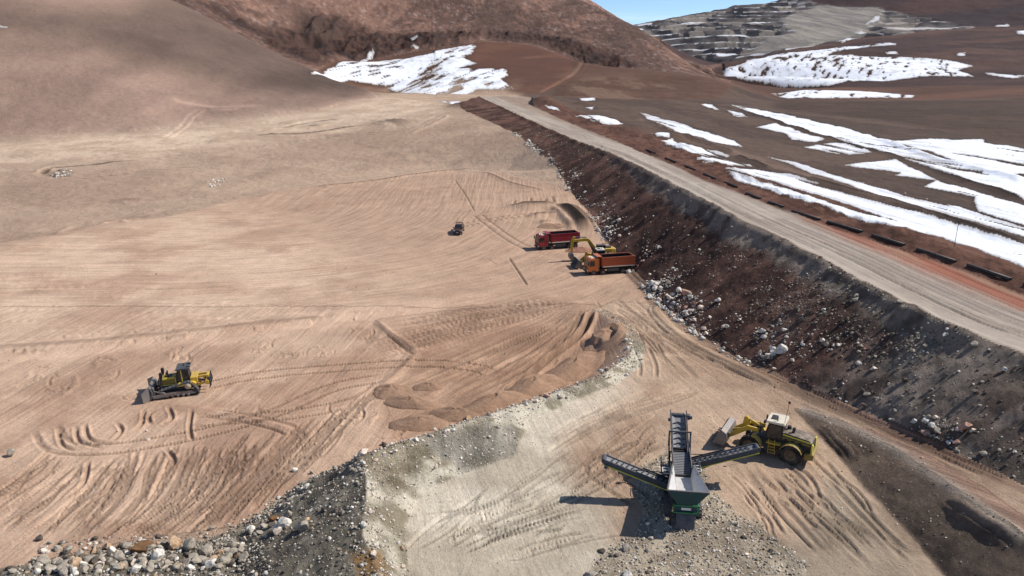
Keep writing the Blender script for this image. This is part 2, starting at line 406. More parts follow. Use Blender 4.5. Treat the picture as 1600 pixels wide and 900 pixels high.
BN = 17.0
q = zm / BN; qf = q - np.floor(q)
bench = (np.floor(q) + sstep(.52, .98, qf)) * BN
dump_m = mine_m & (poly_mask([at_r(*q) for q in ((1255, 45, 2100), (1215, 30, 2600), (1270, 12, 2900), (1375, 16, 2800), (1385, 24, 2500), (1320, 48, 2000))], .003, 19, .02)
                   | poly_mask([at_r(*q) for q in ((1165, 62, 1950), (1200, 46, 2200), (1320, 44, 2300), (1330, 52, 2000), (1200, 66, 1850))], .003, 29, .02))
mw = blur((mine_m & ~dump_m).astype(float), 2, 2)
HT = HT * (1 - mw) + (bench - (zm - HT) + 2.5 * fbm(XX / 25, YY / 25, 3, 123)) * mw
HT += np.where(dump_m, 3 * fbm(XX / 22, YY / 200, 3, 124), 0)

# ------------------------------------------------------------------ soil colours (reflectance), region by region
def C(r, g, b, k=1.0):
    f = lambda v: ((v / 255 + .055) / 1.055) ** 2.4 if v > 10 else v / 255 / 12.92
    return np.array((f(r), f(g), f(b))) * k
T = np.zeros((NV, NU, 3))
def paint(mask, col, w=1.0):
    global T
    m = mask.astype(float) if mask.dtype == bool else mask
    m = (m * w)[..., None]
    T = T * (1 - m) + np.asarray(col) * m
def mixn(a, b, n, lo=-.35, hi=.35):
    t = sstep(lo, hi, n)[..., None]
    return a * (1 - t) + b * t
K = .80
sand = C(192, 160, 135, K); sand_d = C(164, 131, 108, K); natsoil = C(192, 165, 141, K); natsoil_d = C(177, 150, 128, K)
T[:] = mixn(natsoil, natsoil_d, n3 + .4 * n2)
# pale band at the foot of the left hill
pale = blur(poly_mask(drape([(-400, 232), (0, 222), (150, 196), (280, 172), (420, 160), (520, 152), (600, 148), (690, 160), (700, 185), (540, 200), (400, 222), (250, 246), (0, 262), (-400, 290)])).astype(float), 12, 2)
paint(pale, mixn(C(220, 194, 168, K), C(202, 175, 150, K), n2), .95)
# left hill: gravel in long bands down the slope, with a cloud's shadow painted over it
hb = fbm(XX / 110, YY / 330, 4, 131)
paint(soft(lhill_m, 7, 2), mixn(C(146, 121, 107, K), C(188, 156, 136, K), hb + .25 * fbm(XX / 20, YY / 60, 3, 133), -.5, .45))
hd = blur(poly_mask(drape([(-400, 40), (0, 52), (100, 66), (190, 92), (280, 118), (350, 136), (450, 146), (588, 150), (575, 141), (500, 110), (400, 64), (318, 14), (200, 5), (100, 8), (-400, 5)])).astype(float), 12, 2)  # cloud shadow on the hill, put into the soil colour as a dark band
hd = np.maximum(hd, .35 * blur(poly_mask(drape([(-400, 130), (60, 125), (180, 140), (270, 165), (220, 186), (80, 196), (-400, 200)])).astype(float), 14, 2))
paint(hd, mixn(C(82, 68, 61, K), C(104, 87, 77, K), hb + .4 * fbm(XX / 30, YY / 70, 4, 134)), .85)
# far middle ground
paint(blur((far_r & ~lhill_m).astype(float), 3, 1) * sstep(610, 700, RR + 40 * n3 + 20 * n2), mixn(C(112, 82, 66, K), C(94, 69, 57, K), fbm(XX / 120, YY / 60, 3, 141)))
pl = plain_m & (RR < 660)
paint(np.clip(blur(pl.astype(float), 7, 2) * 1.7 - .35 + .3 * n2, 0, 1) * ~road_m * ~emb_m, mixn(C(106, 87, 75, K), C(90, 74, 64, K), fbm((XX + .12 * YY) / 14, YY / 70, 4, 151) + .25 * n1, -.3, .3))
pl2 = blur(poly_mask(drape([(1210, 168), (1600, 225), (1900, 240), (1900, 150), (1600, 153), (1430, 158), (1300, 158), (1215, 155)])).astype(float), 4, 2)
paint(pl2, mixn(C(88, 70, 58, K), C(78, 62, 52, K), n3 + n2 * .5), .9)
shoulder = blur(poly_mask(drape([(845, 150), (905, 100), (1000, 106), (1080, 113), (1130, 124), (1180, 145), (1120, 155), (950, 154)])).astype(float), 3, 1)
paint(shoulder, mixn(C(100, 74, 60, K), C(112, 84, 68, K), n3 + .5 * n2), .9)
sh2 = blur(poly_mask(drape([(880, 140), (920, 122), (1000, 120), (1040, 132), (1060, 150), (960, 154), (890, 152)]), .01, 44).astype(float), 4, 2)
paint(sh2, C(134, 108, 90, K), .7 * sstep(-.2, .3, fbm(XX / 12, YY / 40, 3, 144)))
dome = blur(poly_mask(drape([(690, 80), (760, 62), (830, 67), (900, 95), (890, 125), (850, 145), (800, 147), (750, 110)])).astype(float), 4, 1)
paint(dome, mixn(C(120, 84, 67, K), C(104, 74, 61, K), n3), .8)
mtc = mixn(C(152, 117, 100, K), C(112, 87, 76, K), fbm(XX / 70, YY / 130, 4, 161) + .7 * fbm(XX / 9, YY / 14, 4, 162), -.4, .4)
spk = fbm(XX / 3.5, YY / 6, 3, 165)
mtc = mtc * (1 - .32 * sstep(.22, .5, spk))[..., None] + .10 * sstep(.3, .6, -spk)[..., None]
paint(rockmt_m, mtc)
paint(crag * rockmt_m, mixn(C(84, 62, 54, K), C(58, 46, 43, K), fbm(XX / 8, YY / 12, 3, 163)), .9)
gl = rockmt_m & (fbm(XX / 60, YY / 90, 3, 164) > .22)
paint(soft(gl, 3), C(92, 74, 66, K), .6)
paint(soft(poly_mask([at_r(*q) for q in ((1050, 80, 1100), (1090, 80, 1120), (1125, 95, 1050), (1145, 140, 800), (1115, 112, 1000))]), 2), C(140, 84, 64, K), .6)
fr = far_r & (RR > 900) & (ub > .19)[None, :] & ~rockmt_m
paint(soft(fr, 2), mixn(C(104, 80, 70, K), C(84, 66, 62, K), fbm(XX / 160, YY / 80, 4, 171)))
paint(soft(fr & (RR > 2300), 2), mixn(C(86, 64, 60, K), C(66, 56, 58, K), fbm(XX / 300, YY / 300, 4, 172)))
mineb = (qf > .5) & (qf < 1.0)
mc = mixn(C(156, 150, 148, K), C(220, 212, 204, K), fbm(XX / 60, YY / 60, 4, 181), -.3, .3)
mc = np.where(mineb[..., None], mixn(C(56, 54, 60, K), C(112, 105, 102, K), fbm(XX / 50, YY / 50, 3, 182)), mc)
paint(soft(mine_m, 1), mc)
paint(soft(mine_m & (qf < .5) & (fbm(XX / 70, YY / 70, 3, 183) > .12) & (XX < 1150), 0) if False else (mine_m & (qf < .46) & (fbm(XX / 80, YY / 80, 3, 183) > -.3) & (XX < 950)), C(225, 228, 232, K))
paint((mine_m & (fbm(XX / 45, YY / 90, 4, 186) > .25)).astype(float), C(176, 164, 150, K), .6)
paint(soft(dump_m, 2), mixn(C(160, 152, 140, K), C(138, 131, 124, K), fbm(XX / 20, YY / 160, 3, 184)))
# graded field, dozer flat
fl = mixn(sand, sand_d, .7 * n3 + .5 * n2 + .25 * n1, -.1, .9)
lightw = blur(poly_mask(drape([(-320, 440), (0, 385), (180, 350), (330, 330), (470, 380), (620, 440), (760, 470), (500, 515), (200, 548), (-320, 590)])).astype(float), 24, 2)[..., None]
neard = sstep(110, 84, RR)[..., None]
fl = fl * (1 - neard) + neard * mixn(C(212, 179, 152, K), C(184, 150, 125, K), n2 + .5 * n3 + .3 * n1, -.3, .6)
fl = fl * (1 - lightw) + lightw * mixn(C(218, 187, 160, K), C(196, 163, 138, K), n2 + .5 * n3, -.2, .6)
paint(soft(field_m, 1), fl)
spoil = blur(poly_mask(drape([(925, 478), (760, 500), (600, 515), (650, 560), (600, 600), (590, 640), (640, 690), (730, 660), (870, 612), (985, 555)]), .01, 72, .04).astype(float), 10, 2)
paint(np.clip(spoil + .5 * n3 * spoil, 0, 1) * field_m, mixn(C(182, 146, 119, K), C(156, 122, 98, K), n2 + .4 * n1), .7)
# road on the embankment
roadc = mixn(C(180, 166, 151, K), C(164, 149, 135, K), fbm(S_E / 30, D_E / 2.2, 4, 191) + .3 * n2)
edgeband = sstep(9, 14, D_E + 1.5 * n2)
red = blur(poly_mask(drape([(1240, 338), (1300, 366), (1400, 406), (1500, 446), (1640, 505), (1640, 468), (1500, 418), (1400, 376), (1300, 338)]), .004, 53, .02).astype(float), 3, 2)
paint(soft(road_m, 1), roadc)
paint(soft(road_m, 1) * edgeband, C(150, 124, 104, K), .6)
paint(red, mixn(C(160, 88, 64, K), C(160, 116, 92, K), fbm(S_E / 12, D_E / 1.0, 3, 192), -.3, .4), .75)
bermc = mixn(C(96, 66, 54, K), C(120, 86, 70, K), n1 + n2)
verge_m = poly_mask(RIGHT + BERM[::-1], .0015, 45, .01) & ~road_m
H2v = np.where(verge_m, .25 * fbm(XX / 1.6, YY / 3, 3, 46) * sstep(2.5, 5, pl_dist(RIGHT)[0]), 0)
HT = HT + H2v
paint(soft(verge_m, 1), bermc)
paint(np.clip(sstep(5.4, 4.2, D_B + 1.5 * n1) * ~road_m * (RR < 560), 0, 1), bermc)
# embankment: brown fill, grey crushed rock towards the near end and along the top
ec = mixn(C(118, 87, 74, K), C(80, 59, 51, K), fbm(S_E / 5, D_E / 9, 4, 201) + .4 * n1)
eg = mixn(C(156, 141, 127, K), C(110, 98, 88, K), n1 + .6 * n2)
gw = np.clip(sstep(95, 62, RR + 14 * n2) + sstep(3.5, 1.2, D_E + 1.6 * n2) * sstep(260, 120, RR), 0, 1)
ec = ec * (1 - gw[..., None]) + eg * gw[..., None]
paint(emb_m, ec)
# pad: pinkish dirt, grey crushed rock on the left and around the machine
pc = mixn(C(196, 168, 142, K), C(174, 146, 122, K), n2 + .4 * n1)
pg = mixn(C(222, 209, 187, K), C(196, 182, 160, K), n2 + .5 * n1)
paint(pad_m, pc)
greyw = blur(poly_mask(drape([(560, 715), (640, 690), (740, 660), (960, 590), (1000, 600), (930, 640), (860, 690), (900, 760), (960, 800), (960, 985), (560, 985)]), .02, 63, .06).astype(float), 14, 2)
paint(greyw * pad_m, pg, .95)
g2 = blur(poly_mask(drape([(1300, 735), (1390, 800), (1470, 890), (1480, 985), (1150, 985), (1180, 880), (1260, 830)]), .02, 64, .06).astype(float), 10, 2)
paint(g2 * pad_m, mixn(C(164, 148, 128, K), C(140, 126, 108, K), n2 + .5 * n1), .8)
pile_poly = drape([(990, 740), (1040, 700), (1100, 720), (1110, 760), (1150, 800), (1210, 840), (1260, 880), (1265, 985), (900, 985), (930, 870), (985, 840), (1000, 800)])
pile_m = poly_mask(pile_poly, .01, 65, .03)
paint(blur(pile_m.astype(float), 3, 1), mixn(C(190, 176, 153, K), C(150, 137, 118, K), n1 + .5 * n2), .9)
ob = mixn(C(118, 110, 97, K), C(158, 148, 130, K), n1 + .6 * n2)
paint(soft(outer_bank_m, 1), ob)
ib = mixn(C(226, 215, 192, K), C(156, 145, 122, K), n1 + .5 * n2)
paint(soft(inner_bank_m, 1) * sstep(97, 86, RR + 3 * n1), ib)
olive = blur(poly_mask(drape([(545, 716), (640, 690), (700, 672), (760, 655), (760, 668), (700, 690), (655, 725), (620, 770), (590, 760), (570, 735)]), .008, 66, .02).astype(float), 4, 1)
paint(olive, mixn(C(140, 125, 98, K), C(118, 105, 82, K), n1), .7)
paint(blur(poly_mask(drape([(655, 690), (700, 676), (770, 660), (806, 668), (812, 705), (790, 716), (720, 736), (690, 715)]), .006, 68, .02).astype(float), 2, 1), mixn(C(128, 122, 110, K), C(168, 160, 146, K), fbm(XX / .8, YY / 3, 3, 69)), .8)
paint(blur(poly_mask(drape([(545, 870), (600, 862), (610, 905), (560, 910)]), .01, 67, .02).astype(float), 3, 1), C(150, 112, 66, K), .8)
paint(soft(slope_m, 1), mixn(C(122, 105, 91, K), C(98, 84, 73, K), n1 * .7 + fbm((XX + .4 * YY) / 2, (YY - .4 * XX) / 9, 3, 211)))
paint(track_m.astype(float), mixn(C(182, 149, 127, K), C(158, 127, 108, K), fbm((XX + .4 * YY) / 1.2, YY / 20, 4, 212) + .4 * n2))
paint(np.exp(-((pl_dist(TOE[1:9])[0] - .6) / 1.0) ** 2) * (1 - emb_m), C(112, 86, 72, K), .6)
paint(np.exp(-(pl_dist(TRACK[:5])[0] / .5) ** 2), C(186, 172, 156, K), .7)

# ------------------------------------------------------------------ wheel and crawler tracks, dozer windrows
HD = np.zeros_like(HT)          # added height
TM = np.ones_like(HT)           # freshly turned earth is a little darker or paler
def resample(pts, step):
    pts = [np.array(p[:2], float) for p in pts]
    if len(pts) > 2:
        out = []
        ext = [2 * pts[0] - pts[1]] + pts + [2 * pts[-1] - pts[-2]]
        for i in range(1, len(ext) - 2):
            p0, p1, p2, p3 = ext[i - 1:i + 3]
            n = max(2, int(np.linalg.norm(p2 - p1) / step))
            for k in range(n):
                t = k / n
                out.append(.5 * (2 * p1 + (p2 - p0) * t + (2 * p0 - 5 * p1 + 4 * p2 - p3) * t * t + (3 * p1 - p0 - 3 * p2 + p3) * t ** 3))
        out.append(pts[-1])
        return np.array(out)
    n = max(2, int(np.linalg.norm(pts[1] - pts[0]) / step))
    return np.array([pts[0] + (pts[1] - pts[0]) * k / n for k in range(n + 1)])
def stroke(p, width, depth, rim=.6, tint=.93, cleat=0.0, fadeends=True):
    """a rut (depth > 0) or windrow (depth < 0) along ground points p"""
    seg = np.linalg.norm(np.diff(p, axis=0), axis=1); tot = seg.sum(); acc = 0
    for a, b, L in zip(p[:-1], p[1:], seg):
        if L < 1e-6: continue
        R_ = width * 1.6
        r0 = min(math.hypot(*a), math.hypot(*b)) - R_; r1 = max(math.hypot(*a), math.hypot(*b)) + R_
        if r0 < 6: acc += L; continue
        aa, ab = math.atan2(a[0], a[1]), math.atan2(b[0], b[1])
        j0, j1 = np.searchsorted(ub, [min(aa, ab) - R_ / r0, max(aa, ab) + R_ / r0]); i0, i1 = np.searchsorted(vb, [math.log(r0), math.log(r1)])
        if i0 >= i1 or j0 >= j1: acc += L; continue
        X, Y = XX[i0:i1, j0:j1], YY[i0:i1, j0:j1]
        t = ((X - a[0]) * (b[0] - a[0]) + (Y - a[1]) * (b[1] - a[1])) / (L * L)
        d = np.abs((X - a[0]) * (b[1] - a[1]) - (Y - a[1]) * (b[0] - a[0])) / L
        m = (t >= -.15) & (t <= 1.15) & (d < R_)
        if not m.any(): acc += L; continue
        s = acc + np.clip(t, 0, 1) * L
        f = np.minimum(1, np.minimum(s, tot - s) / (width * 2 + .3)) if fadeends else 1.0
        core = np.exp(-(d / (width * .5)) ** 4)
        rm = np.exp(-((d - width * .85) / (width * .3)) ** 2) * rim
        h = 1.2 * (-depth * core + abs(depth) * rm) * f
        if cleat:
            h = h + core * cleat * np.where(np.mod(s, .34) < .17, 1, -1) * f
        blk = HD[i0:i1, j0:j1]
        pick = m & (np.abs(h) > np.abs(blk))
        blk[pick] = h[pick]
        tb = TM[i0:i1, j0:j1]
        tv = 1 + (2.0 * (tint - 1) * core + .10 * rm / max(rim, .01)) * f
        if cleat:
            tv = tv * (1 - .18 * core * (np.mod(s, .34) < .17) * f)
        pk = m & (np.abs(tv - 1) > np.abs(tb - 1))
        tb[pk] = tv[pk]
        acc += L
def offset(p, d):
    t = np.gradient(p, axis=0); t /= np.linalg.norm(t, axis=1)[:, None] + 1e-9
    return p + np.stack([-t[:, 1], t[:, 0]], 1) * d
def S(px_pts, width=.5, depth=.1, pair=0, step=.5, **kw):
    p = resample(drape(px_pts), step)
    if pair:
        stroke(offset(p, pair / 2), width, depth, **kw); stroke(offset(p, -pair / 2), width, depth, **kw)
    else:
        stroke(p, width, depth, **kw)
def fan(guides, n, jit, width, depth, seed, step=.6, tint=.9, cleat=0, trim=.25):
    r = random.Random(seed)
    G = [resample(drape(g), .5) for g in guides]
    G = [g[np.linspace(0, len(g) - 1, 12).astype(int)] for g in G]
    for i in range(n):
        u = r.uniform(0, len(G) - 1.001); k = int(u); f = u - k
        p = G[k] * (1 - f) + G[k + 1] * f
        a, b = r.uniform(0, trim), 1 - r.uniform(0, trim); ph = r.uniform(0, 6); wl = r.uniform(.5, 1.2)
        idx = np.linspace(a * 11, b * 11, 8)
        q = np.stack([np.interp(idx, range(12), p[:, c]) for c in (0, 1)], 1)
        ja, jb = r.gauss(0, jit * 1.3), r.gauss(0, jit * 1.3)
        q = q + np.array([[ja * math.sin(ph + wl * z_), jb * math.cos(ph + wl * z_) * .6] for z_ in range(8)]) + np.array([r.gauss(0, jit), 0])
        stroke(resample(q, step), width * r.uniform(.6, 1.5), depth * r.uniform(.4, 1.3) * (1 if r.random() < .75 else -.7), tint=r.choice((tint, tint, 1.06)), cleat=cleat if r.random() < .4 else 0)
# lower left: long passes running up the flat
fan([[(-60, 800), (30, 745), (83, 695)], [(10, 850), (95, 780), (170, 712)], [(120, 850), (185, 770), (215, 700)], [(200, 850), (285, 780), (325, 690)],
     [(300, 840), (395, 740), (405, 690)], [(380, 810), (450, 720), (540, 628)], [(460, 750), (530, 680), (600, 600)]], 170, .18, .27, .065, 1, cleat=.04, tint=.82)
fan([[(150, 850), (260, 770), (330, 690)], [(300, 840), (420, 730), (500, 650)]], 40, .15, .28, .06, 2, cleat=.05, tint=.84)
S([(72, 668), (84, 690), (106, 700), (150, 702), (200, 698), (290, 682), (370, 663), (440, 640), (520, 605), (600, 590)], .55, .07, 2.1, cleat=.06, tint=.88)
S([(318, 604), (380, 590), (450, 581), (530, 575), (610, 569), (680, 568), (730, 572), (770, 582)], .55, .06, 2.1, cleat=.07, tint=.86)
S([(600, 600), (560, 625), (500, 640), (430, 650), (300, 660)], .55, .06, 2.1, cleat=.05, tint=.9)
for k, (x0, y0, x1, y1, x2, y2) in enumerate([(90, 668, 97, 695, 118, 704), (118, 666, 124, 690, 160, 700), (132, 662, 140, 686, 176, 694), (180, 660, 190, 672, 176, 690), (225, 640, 222, 662, 205, 676),
        (262, 634, 268, 655, 240, 670), (245, 640, 232, 650, 236, 664), (300, 640, 296, 668, 300, 690), (180, 745, 165, 770, 130, 790), (138, 720, 130, 755, 100, 780), (258, 700, 272, 720, 258, 740)]):
    S([(x0, y0), (x1, y1), (x2, y2)], .4, .16, tint=.88)
S([(262, 632), (320, 640), (380, 652), (430, 664), (470, 680)], .7, -.16, tint=1.06)
S([(325, 645), (390, 655), (440, 668), (462, 678)], .5, .1, 1.6, tint=.9)
# swirls left by slewing crawlers
rs = random.Random(5)
for cx, cy, n, sz in [(165, 575, 7, 26), (285, 556, 8, 22), (95, 600, 5, 26), (440, 545, 6, 24), (395, 535, 5, 18), (570, 520, 6, 16), (385, 640, 6, 22), (505, 553, 5, 16), (70, 560, 4, 20), (210, 615, 4, 22), (35, 590, 4, 22), (540, 640, 8, 30), (480, 690, 6, 26), (610, 665, 5, 26)]:
    for k in range(n):
        a0 = rs.uniform(-.6, .6) + (0 if rs.random() < .7 else math.pi); rad = sz * rs.uniform(.5, 1.2); ox, oy = rs.uniform(-10, 10), rs.uniform(-7, 7)
        S([(cx + ox + rad * math.cos(a0 + t), cy + oy + rad * .6 * math.sin(a0 + t)) for t in (0, .5, 1.0, 1.5, 2.0)], .32, rs.choice((.12, .09, -.1)), tint=rs.choice((.9, .9, 1.05)))
# fans of passes at the meeting point below the trucks
fan([[(905, 482), (760, 540), (600, 600)], [(912, 490), (800, 560), (650, 625)], [(918, 480), (850, 570), (760, 620)], [(922, 478), (900, 520), (850, 590)]], 46, .25, .5, .10, 3, trim=.35)
fan([[(900, 470), (700, 500), (560, 540)], [(905, 478), (740, 530), (560, 590)]], 22, .25, .4, .07, 4)
fan([[(640, 545), (760, 500), (900, 470)], [(600, 500), (700, 484), (860, 462)]], 14, .2, .4, .10, 14)
fan([[(930, 470), (1000, 530), (1010, 590)], [(960, 466), (1060, 540), (1180, 605)], [(1000, 462), (1090, 540), (1230, 610)]], 34, .3, .45, .07, 6, trim=.4)
fan([[(1100, 570), (1300, 640), (1620, 785)], [(1090, 535), (1300, 625), (1620, 765)]], 26, .15, .45, .07, 7, trim=.4)
fan([[(1130, 720), (1180, 790), (1230, 860)], [(1200, 720), (1280, 800), (1380, 890)], [(1270, 690), (1340, 770), (1450, 885)]], 40, .15, .38, .09, 8, trim=.45)
fan([[(640, 800), (760, 780), (900, 700)], [(680, 850), (820, 830), (960, 790)]], 26, .2, .3, .05, 9, trim=.5, cleat=.03)
fan([[(830, 690), (920, 640), (1020, 600)], [(860, 720), (960, 660), (1120, 610)]], 34, .2, .35, .05, 10, trim=.5)
S([(1010, 790), (935, 735), (965, 715), (1020, 690)], .5, .05, 2.0, cleat=.05, tint=.9)
S([(930, 760), (1000, 720), (1040, 690)], .5, .05, 2.0, cleat=.05, tint=.92)
S([(1200, 740), (1280, 800), (1350, 850)], .5, .05, 2.0, cleat=.05, tint=.92)
# windrows and edges on the flat
S([(585, 500), (615, 525), (655, 550)], .6, -.25, tint=.92); S([(655, 550), (620, 585), (590, 605)], .6, -.2, tint=.95)
S([(588, 507), (620, 535), (648, 556)], .5, .1, tint=.82)
S([(712, 282), (728, 305), (742, 330)], .45, .16, tint=.72); S([(745, 335), (765, 350), (800, 375), (830, 390)], .7, .14, 2.0, tint=.82)
S([(795, 402), (810, 425), (824, 446)], .42, .16, tint=.7); S([(760, 402), (778, 414)], .35, .1, tint=.8)
S([(490, 293), (600, 282), (690, 269), (745, 264)], 1.6, -.8, tint=.68); S([(735, 270), (790, 283), (850, 298)], .8, -.3, tint=.72)
S([(720, 352), (800, 338), (880, 330)], .5, .15, 2.0, tint=.8); S([(790, 322), (830, 323), (880, 320)], 2.2, -1.3, tint=.62)
S([(820, 340), (850, 336), (885, 334)], 1.4, -.8, tint=.74); S([(835, 350), (870, 346)], 1.4, -.8, tint=.74)
S([(872, 318), (890, 332), (905, 347), (918, 364)], 3.2, -1.5, tint=.52); S([(885, 318), (905, 335), (925, 358)], 2.6, -.9, tint=.7); S([(880, 345), (895, 358)], 2.4, -.7, tint=.7)
S([(800, 325), (806, 312)], .6, .3, tint=.75); S([(828, 318), (830, 308)], .6, .3, tint=.75); S([(853, 318), (853, 309)], .6, .3, tint=.75); S([(866, 318), (863, 306)], .6, .3, tint=.75)
S([(924, 486), (918, 505), (895, 535), (860, 560), (825, 590), (790, 612)], .9, .5, tint=.78)
S([(1028, 474), (1024, 490), (1060, 525), (1110, 555), (1165, 580), (1220, 608)], .8, -.30, tint=.88)
S([(985, 425), (1000, 440), (1020, 455)], .9, -.5, tint=.8)
S([(1002, 540), (1012, 570), (1012, 590)], .4, .1, 1.8, tint=.88)
S([(1600, 855), (1540, 815), (1500, 790), (1480, 775)], .7, -.3, tint=1.3)
S([(1280, 660), (1320, 700), (1335, 720)], .6, -.25, tint=1.2)
# bladed lane along the near edge of the graded field
S([(-60, 566), (100, 553), (300, 530), (500, 503), (640, 485), (800, 463)], 3.4, .12, step=1.0, tint=1.10); S([(-60, 548), (150, 533), (350, 512), (520, 494)], 1.4, -.22, step=1.0, tint=.86)
# old vehicle trails on the plain and hills
S([(262, 215), (290, 195), (302, 180), (318, 170)], 1.2, .2, 3.5, step=2, tint=1.18)
S([(262, 152), (300, 162), (350, 166), (420, 163)], 5.0, .3, step=2, tint=1.22); S([(330, 172), (370, 170), (380, 168)], 4.0, .3, step=2, tint=1.2)
S([(545, 160), (610, 154), (700, 165)], 1.2, .2, 3, step=2, tint=1.12)
S([(240, 248), (330, 238), (430, 226), (540, 210), (640, 200), (700, 175)], 1.1, .2, step=2, tint=.86)
S([(120, 280), (220, 268), (320, 258)], 1.1, .25, step=2, tint=.84)
S([(400, 212), (470, 211), (530, 203), (570, 196)], 3.2, -1.0, step=2, tint=.66); S([(440, 200), (480, 192), (540, 184)], 3.0, .7, step=2, tint=.68); S([(470, 195), (500, 197)], 5.0, .7, step=2, tint=.62)
S([(640, 210), (690, 188), (700, 180)], 1.2, -.4, step=2, tint=1.15)
S([(578, 198), (610, 192), (645, 196)], 9.0, -2.2, step=2, tint=.62)
S([(64, 272), (80, 262), (130, 258), (220, 250)], 2.4, .8, step=1, tint=.66)
S([(66, 270), (90, 274), (112, 268)], 5.0, .9, step=1, tint=.62)
S([(150, 352), (185, 346), (200, 347)], .9, -.6, tint=1.15); S([(90, 366), (110, 356), (115, 355)], .9, -.5, tint=1.15)
S([(165, 318), (200, 313), (225, 316)], 4.0, -.7, tint=.8)
# band of churned soil along the near edge of the graded field
for k in range(34):
    x = rs.uniform(-40, 560); y = 548 - .085 * x + rs.uniform(-14, 6)
    S([(x, y), (x + rs.uniform(30, 120), y - rs.uniform(2, 9))], .45, rs.choice((.1, -.12)), tint=rs.choice((.92, 1.07)))
for k in range(60):
    x = rs.uniform(-60, 520); y = rs.uniform(380, 520)
    S([(x, y), (x + rs.uniform(40, 160), y - rs.uniform(0, 8))], .4, rs.choice((.07, -.08)), tint=rs.choice((.95, 1.06)))
# trail over the dome
S([(845, 145), (875, 128), (905, 107), (912, 97), (890, 88), (840, 72), (800, 66)], 4.0, .5, step=4, tint=1.3)
S([(805, 92), (850, 88), (870, 88)], 9.0, .3, step=4, tint=1.25)
# road: wheel lines
for k in range(44):
    o = rs.uniform(1.5, 14); a = rs.randint(1, 8)
    p = resample([(x + o, y) for x, y, z in EDGE[a:a + 4]], 1.2)
    stroke(p, rs.uniform(.3, .7), rs.choice((.05, -.05)), tint=rs.choice((.86, 1.08, .92)))
S([(1000, 183), (1060, 212), (1120, 231), (1211, 259), (1262, 273), (1330, 295), (1397, 315), (1500, 345), (1610, 376)], 2.6, .08, step=1.5, tint=1.22); S([(1040, 196), (1120, 226), (1211, 254)], 3.0, .05, step=1.5, tint=1.2)
# churned ruts on the pad
fan([[(620, 860), (700, 800), (800, 740)], [(700, 880), (800, 830), (930, 790)], [(800, 880), (900, 850), (980, 830)]], 34, .25, .26, .06, 31, trim=.6, cleat=.05, tint=.84)
fan([[(860, 760), (960, 690), (1030, 640)], [(900, 800), (990, 740), (1040, 690)]], 20, .25, .28, .05, 32, trim=.5, cleat=.05, tint=.86)
# small scarps between the snow drifts on the right plain
for pts, hgt, tn in [([(1600, 378), (1500, 347), (1397, 314), (1330, 297), (1264, 276)], .4, .72), ([(1600, 312), (1500, 280), (1453, 262), (1367, 235), (1272, 209), (1181, 179), (1110, 163)], .5, .72), ([(1600, 284), (1520, 262), (1453, 246), (1380, 220)], .6, .72),
                    ([(1150, 240), (1090, 220), (1045, 206), (1010, 188)], .6, .75), ([(1200, 262), (1150, 243)], .6, .75)]:
    p = resample(drape(pts), 1.5)
    stroke(p, 1.2, -hgt, tint=tn)
wb = sstep(90, 160, RR)
HD = HD * (1 - wb) + blur(HD, 1, 1) * wb
HT = HT + HD
T = T * TM[..., None]
# isolated dirt mounds right of the road's far bend
for px, py, w, h in [(846, 160, 7, 3.2), (858, 163, 6, 2.2), (910, 163, 5, 1.4), (930, 157, 8, 1.5), (900, 178, 5, 1.2), (950, 190, 6, 1.3), (990, 205, 6, 1.3), (1040, 215, 6, 1.3), (1080, 232, 5, 1.2), (725, 165, 8, 2.2)]:
    x, y, z = drape([(px, py)])[0]
    HT = HT + h * np.exp(-((XX - x) ** 2 + (YY - y) ** 2 * .5) / (w * w)) * ~road_m
    paint(np.exp(-((XX - x) ** 2 + (YY - y) ** 2 * .5) / (w * w * 1.6)) * ~road_m, C(98, 74, 62, K), .8)

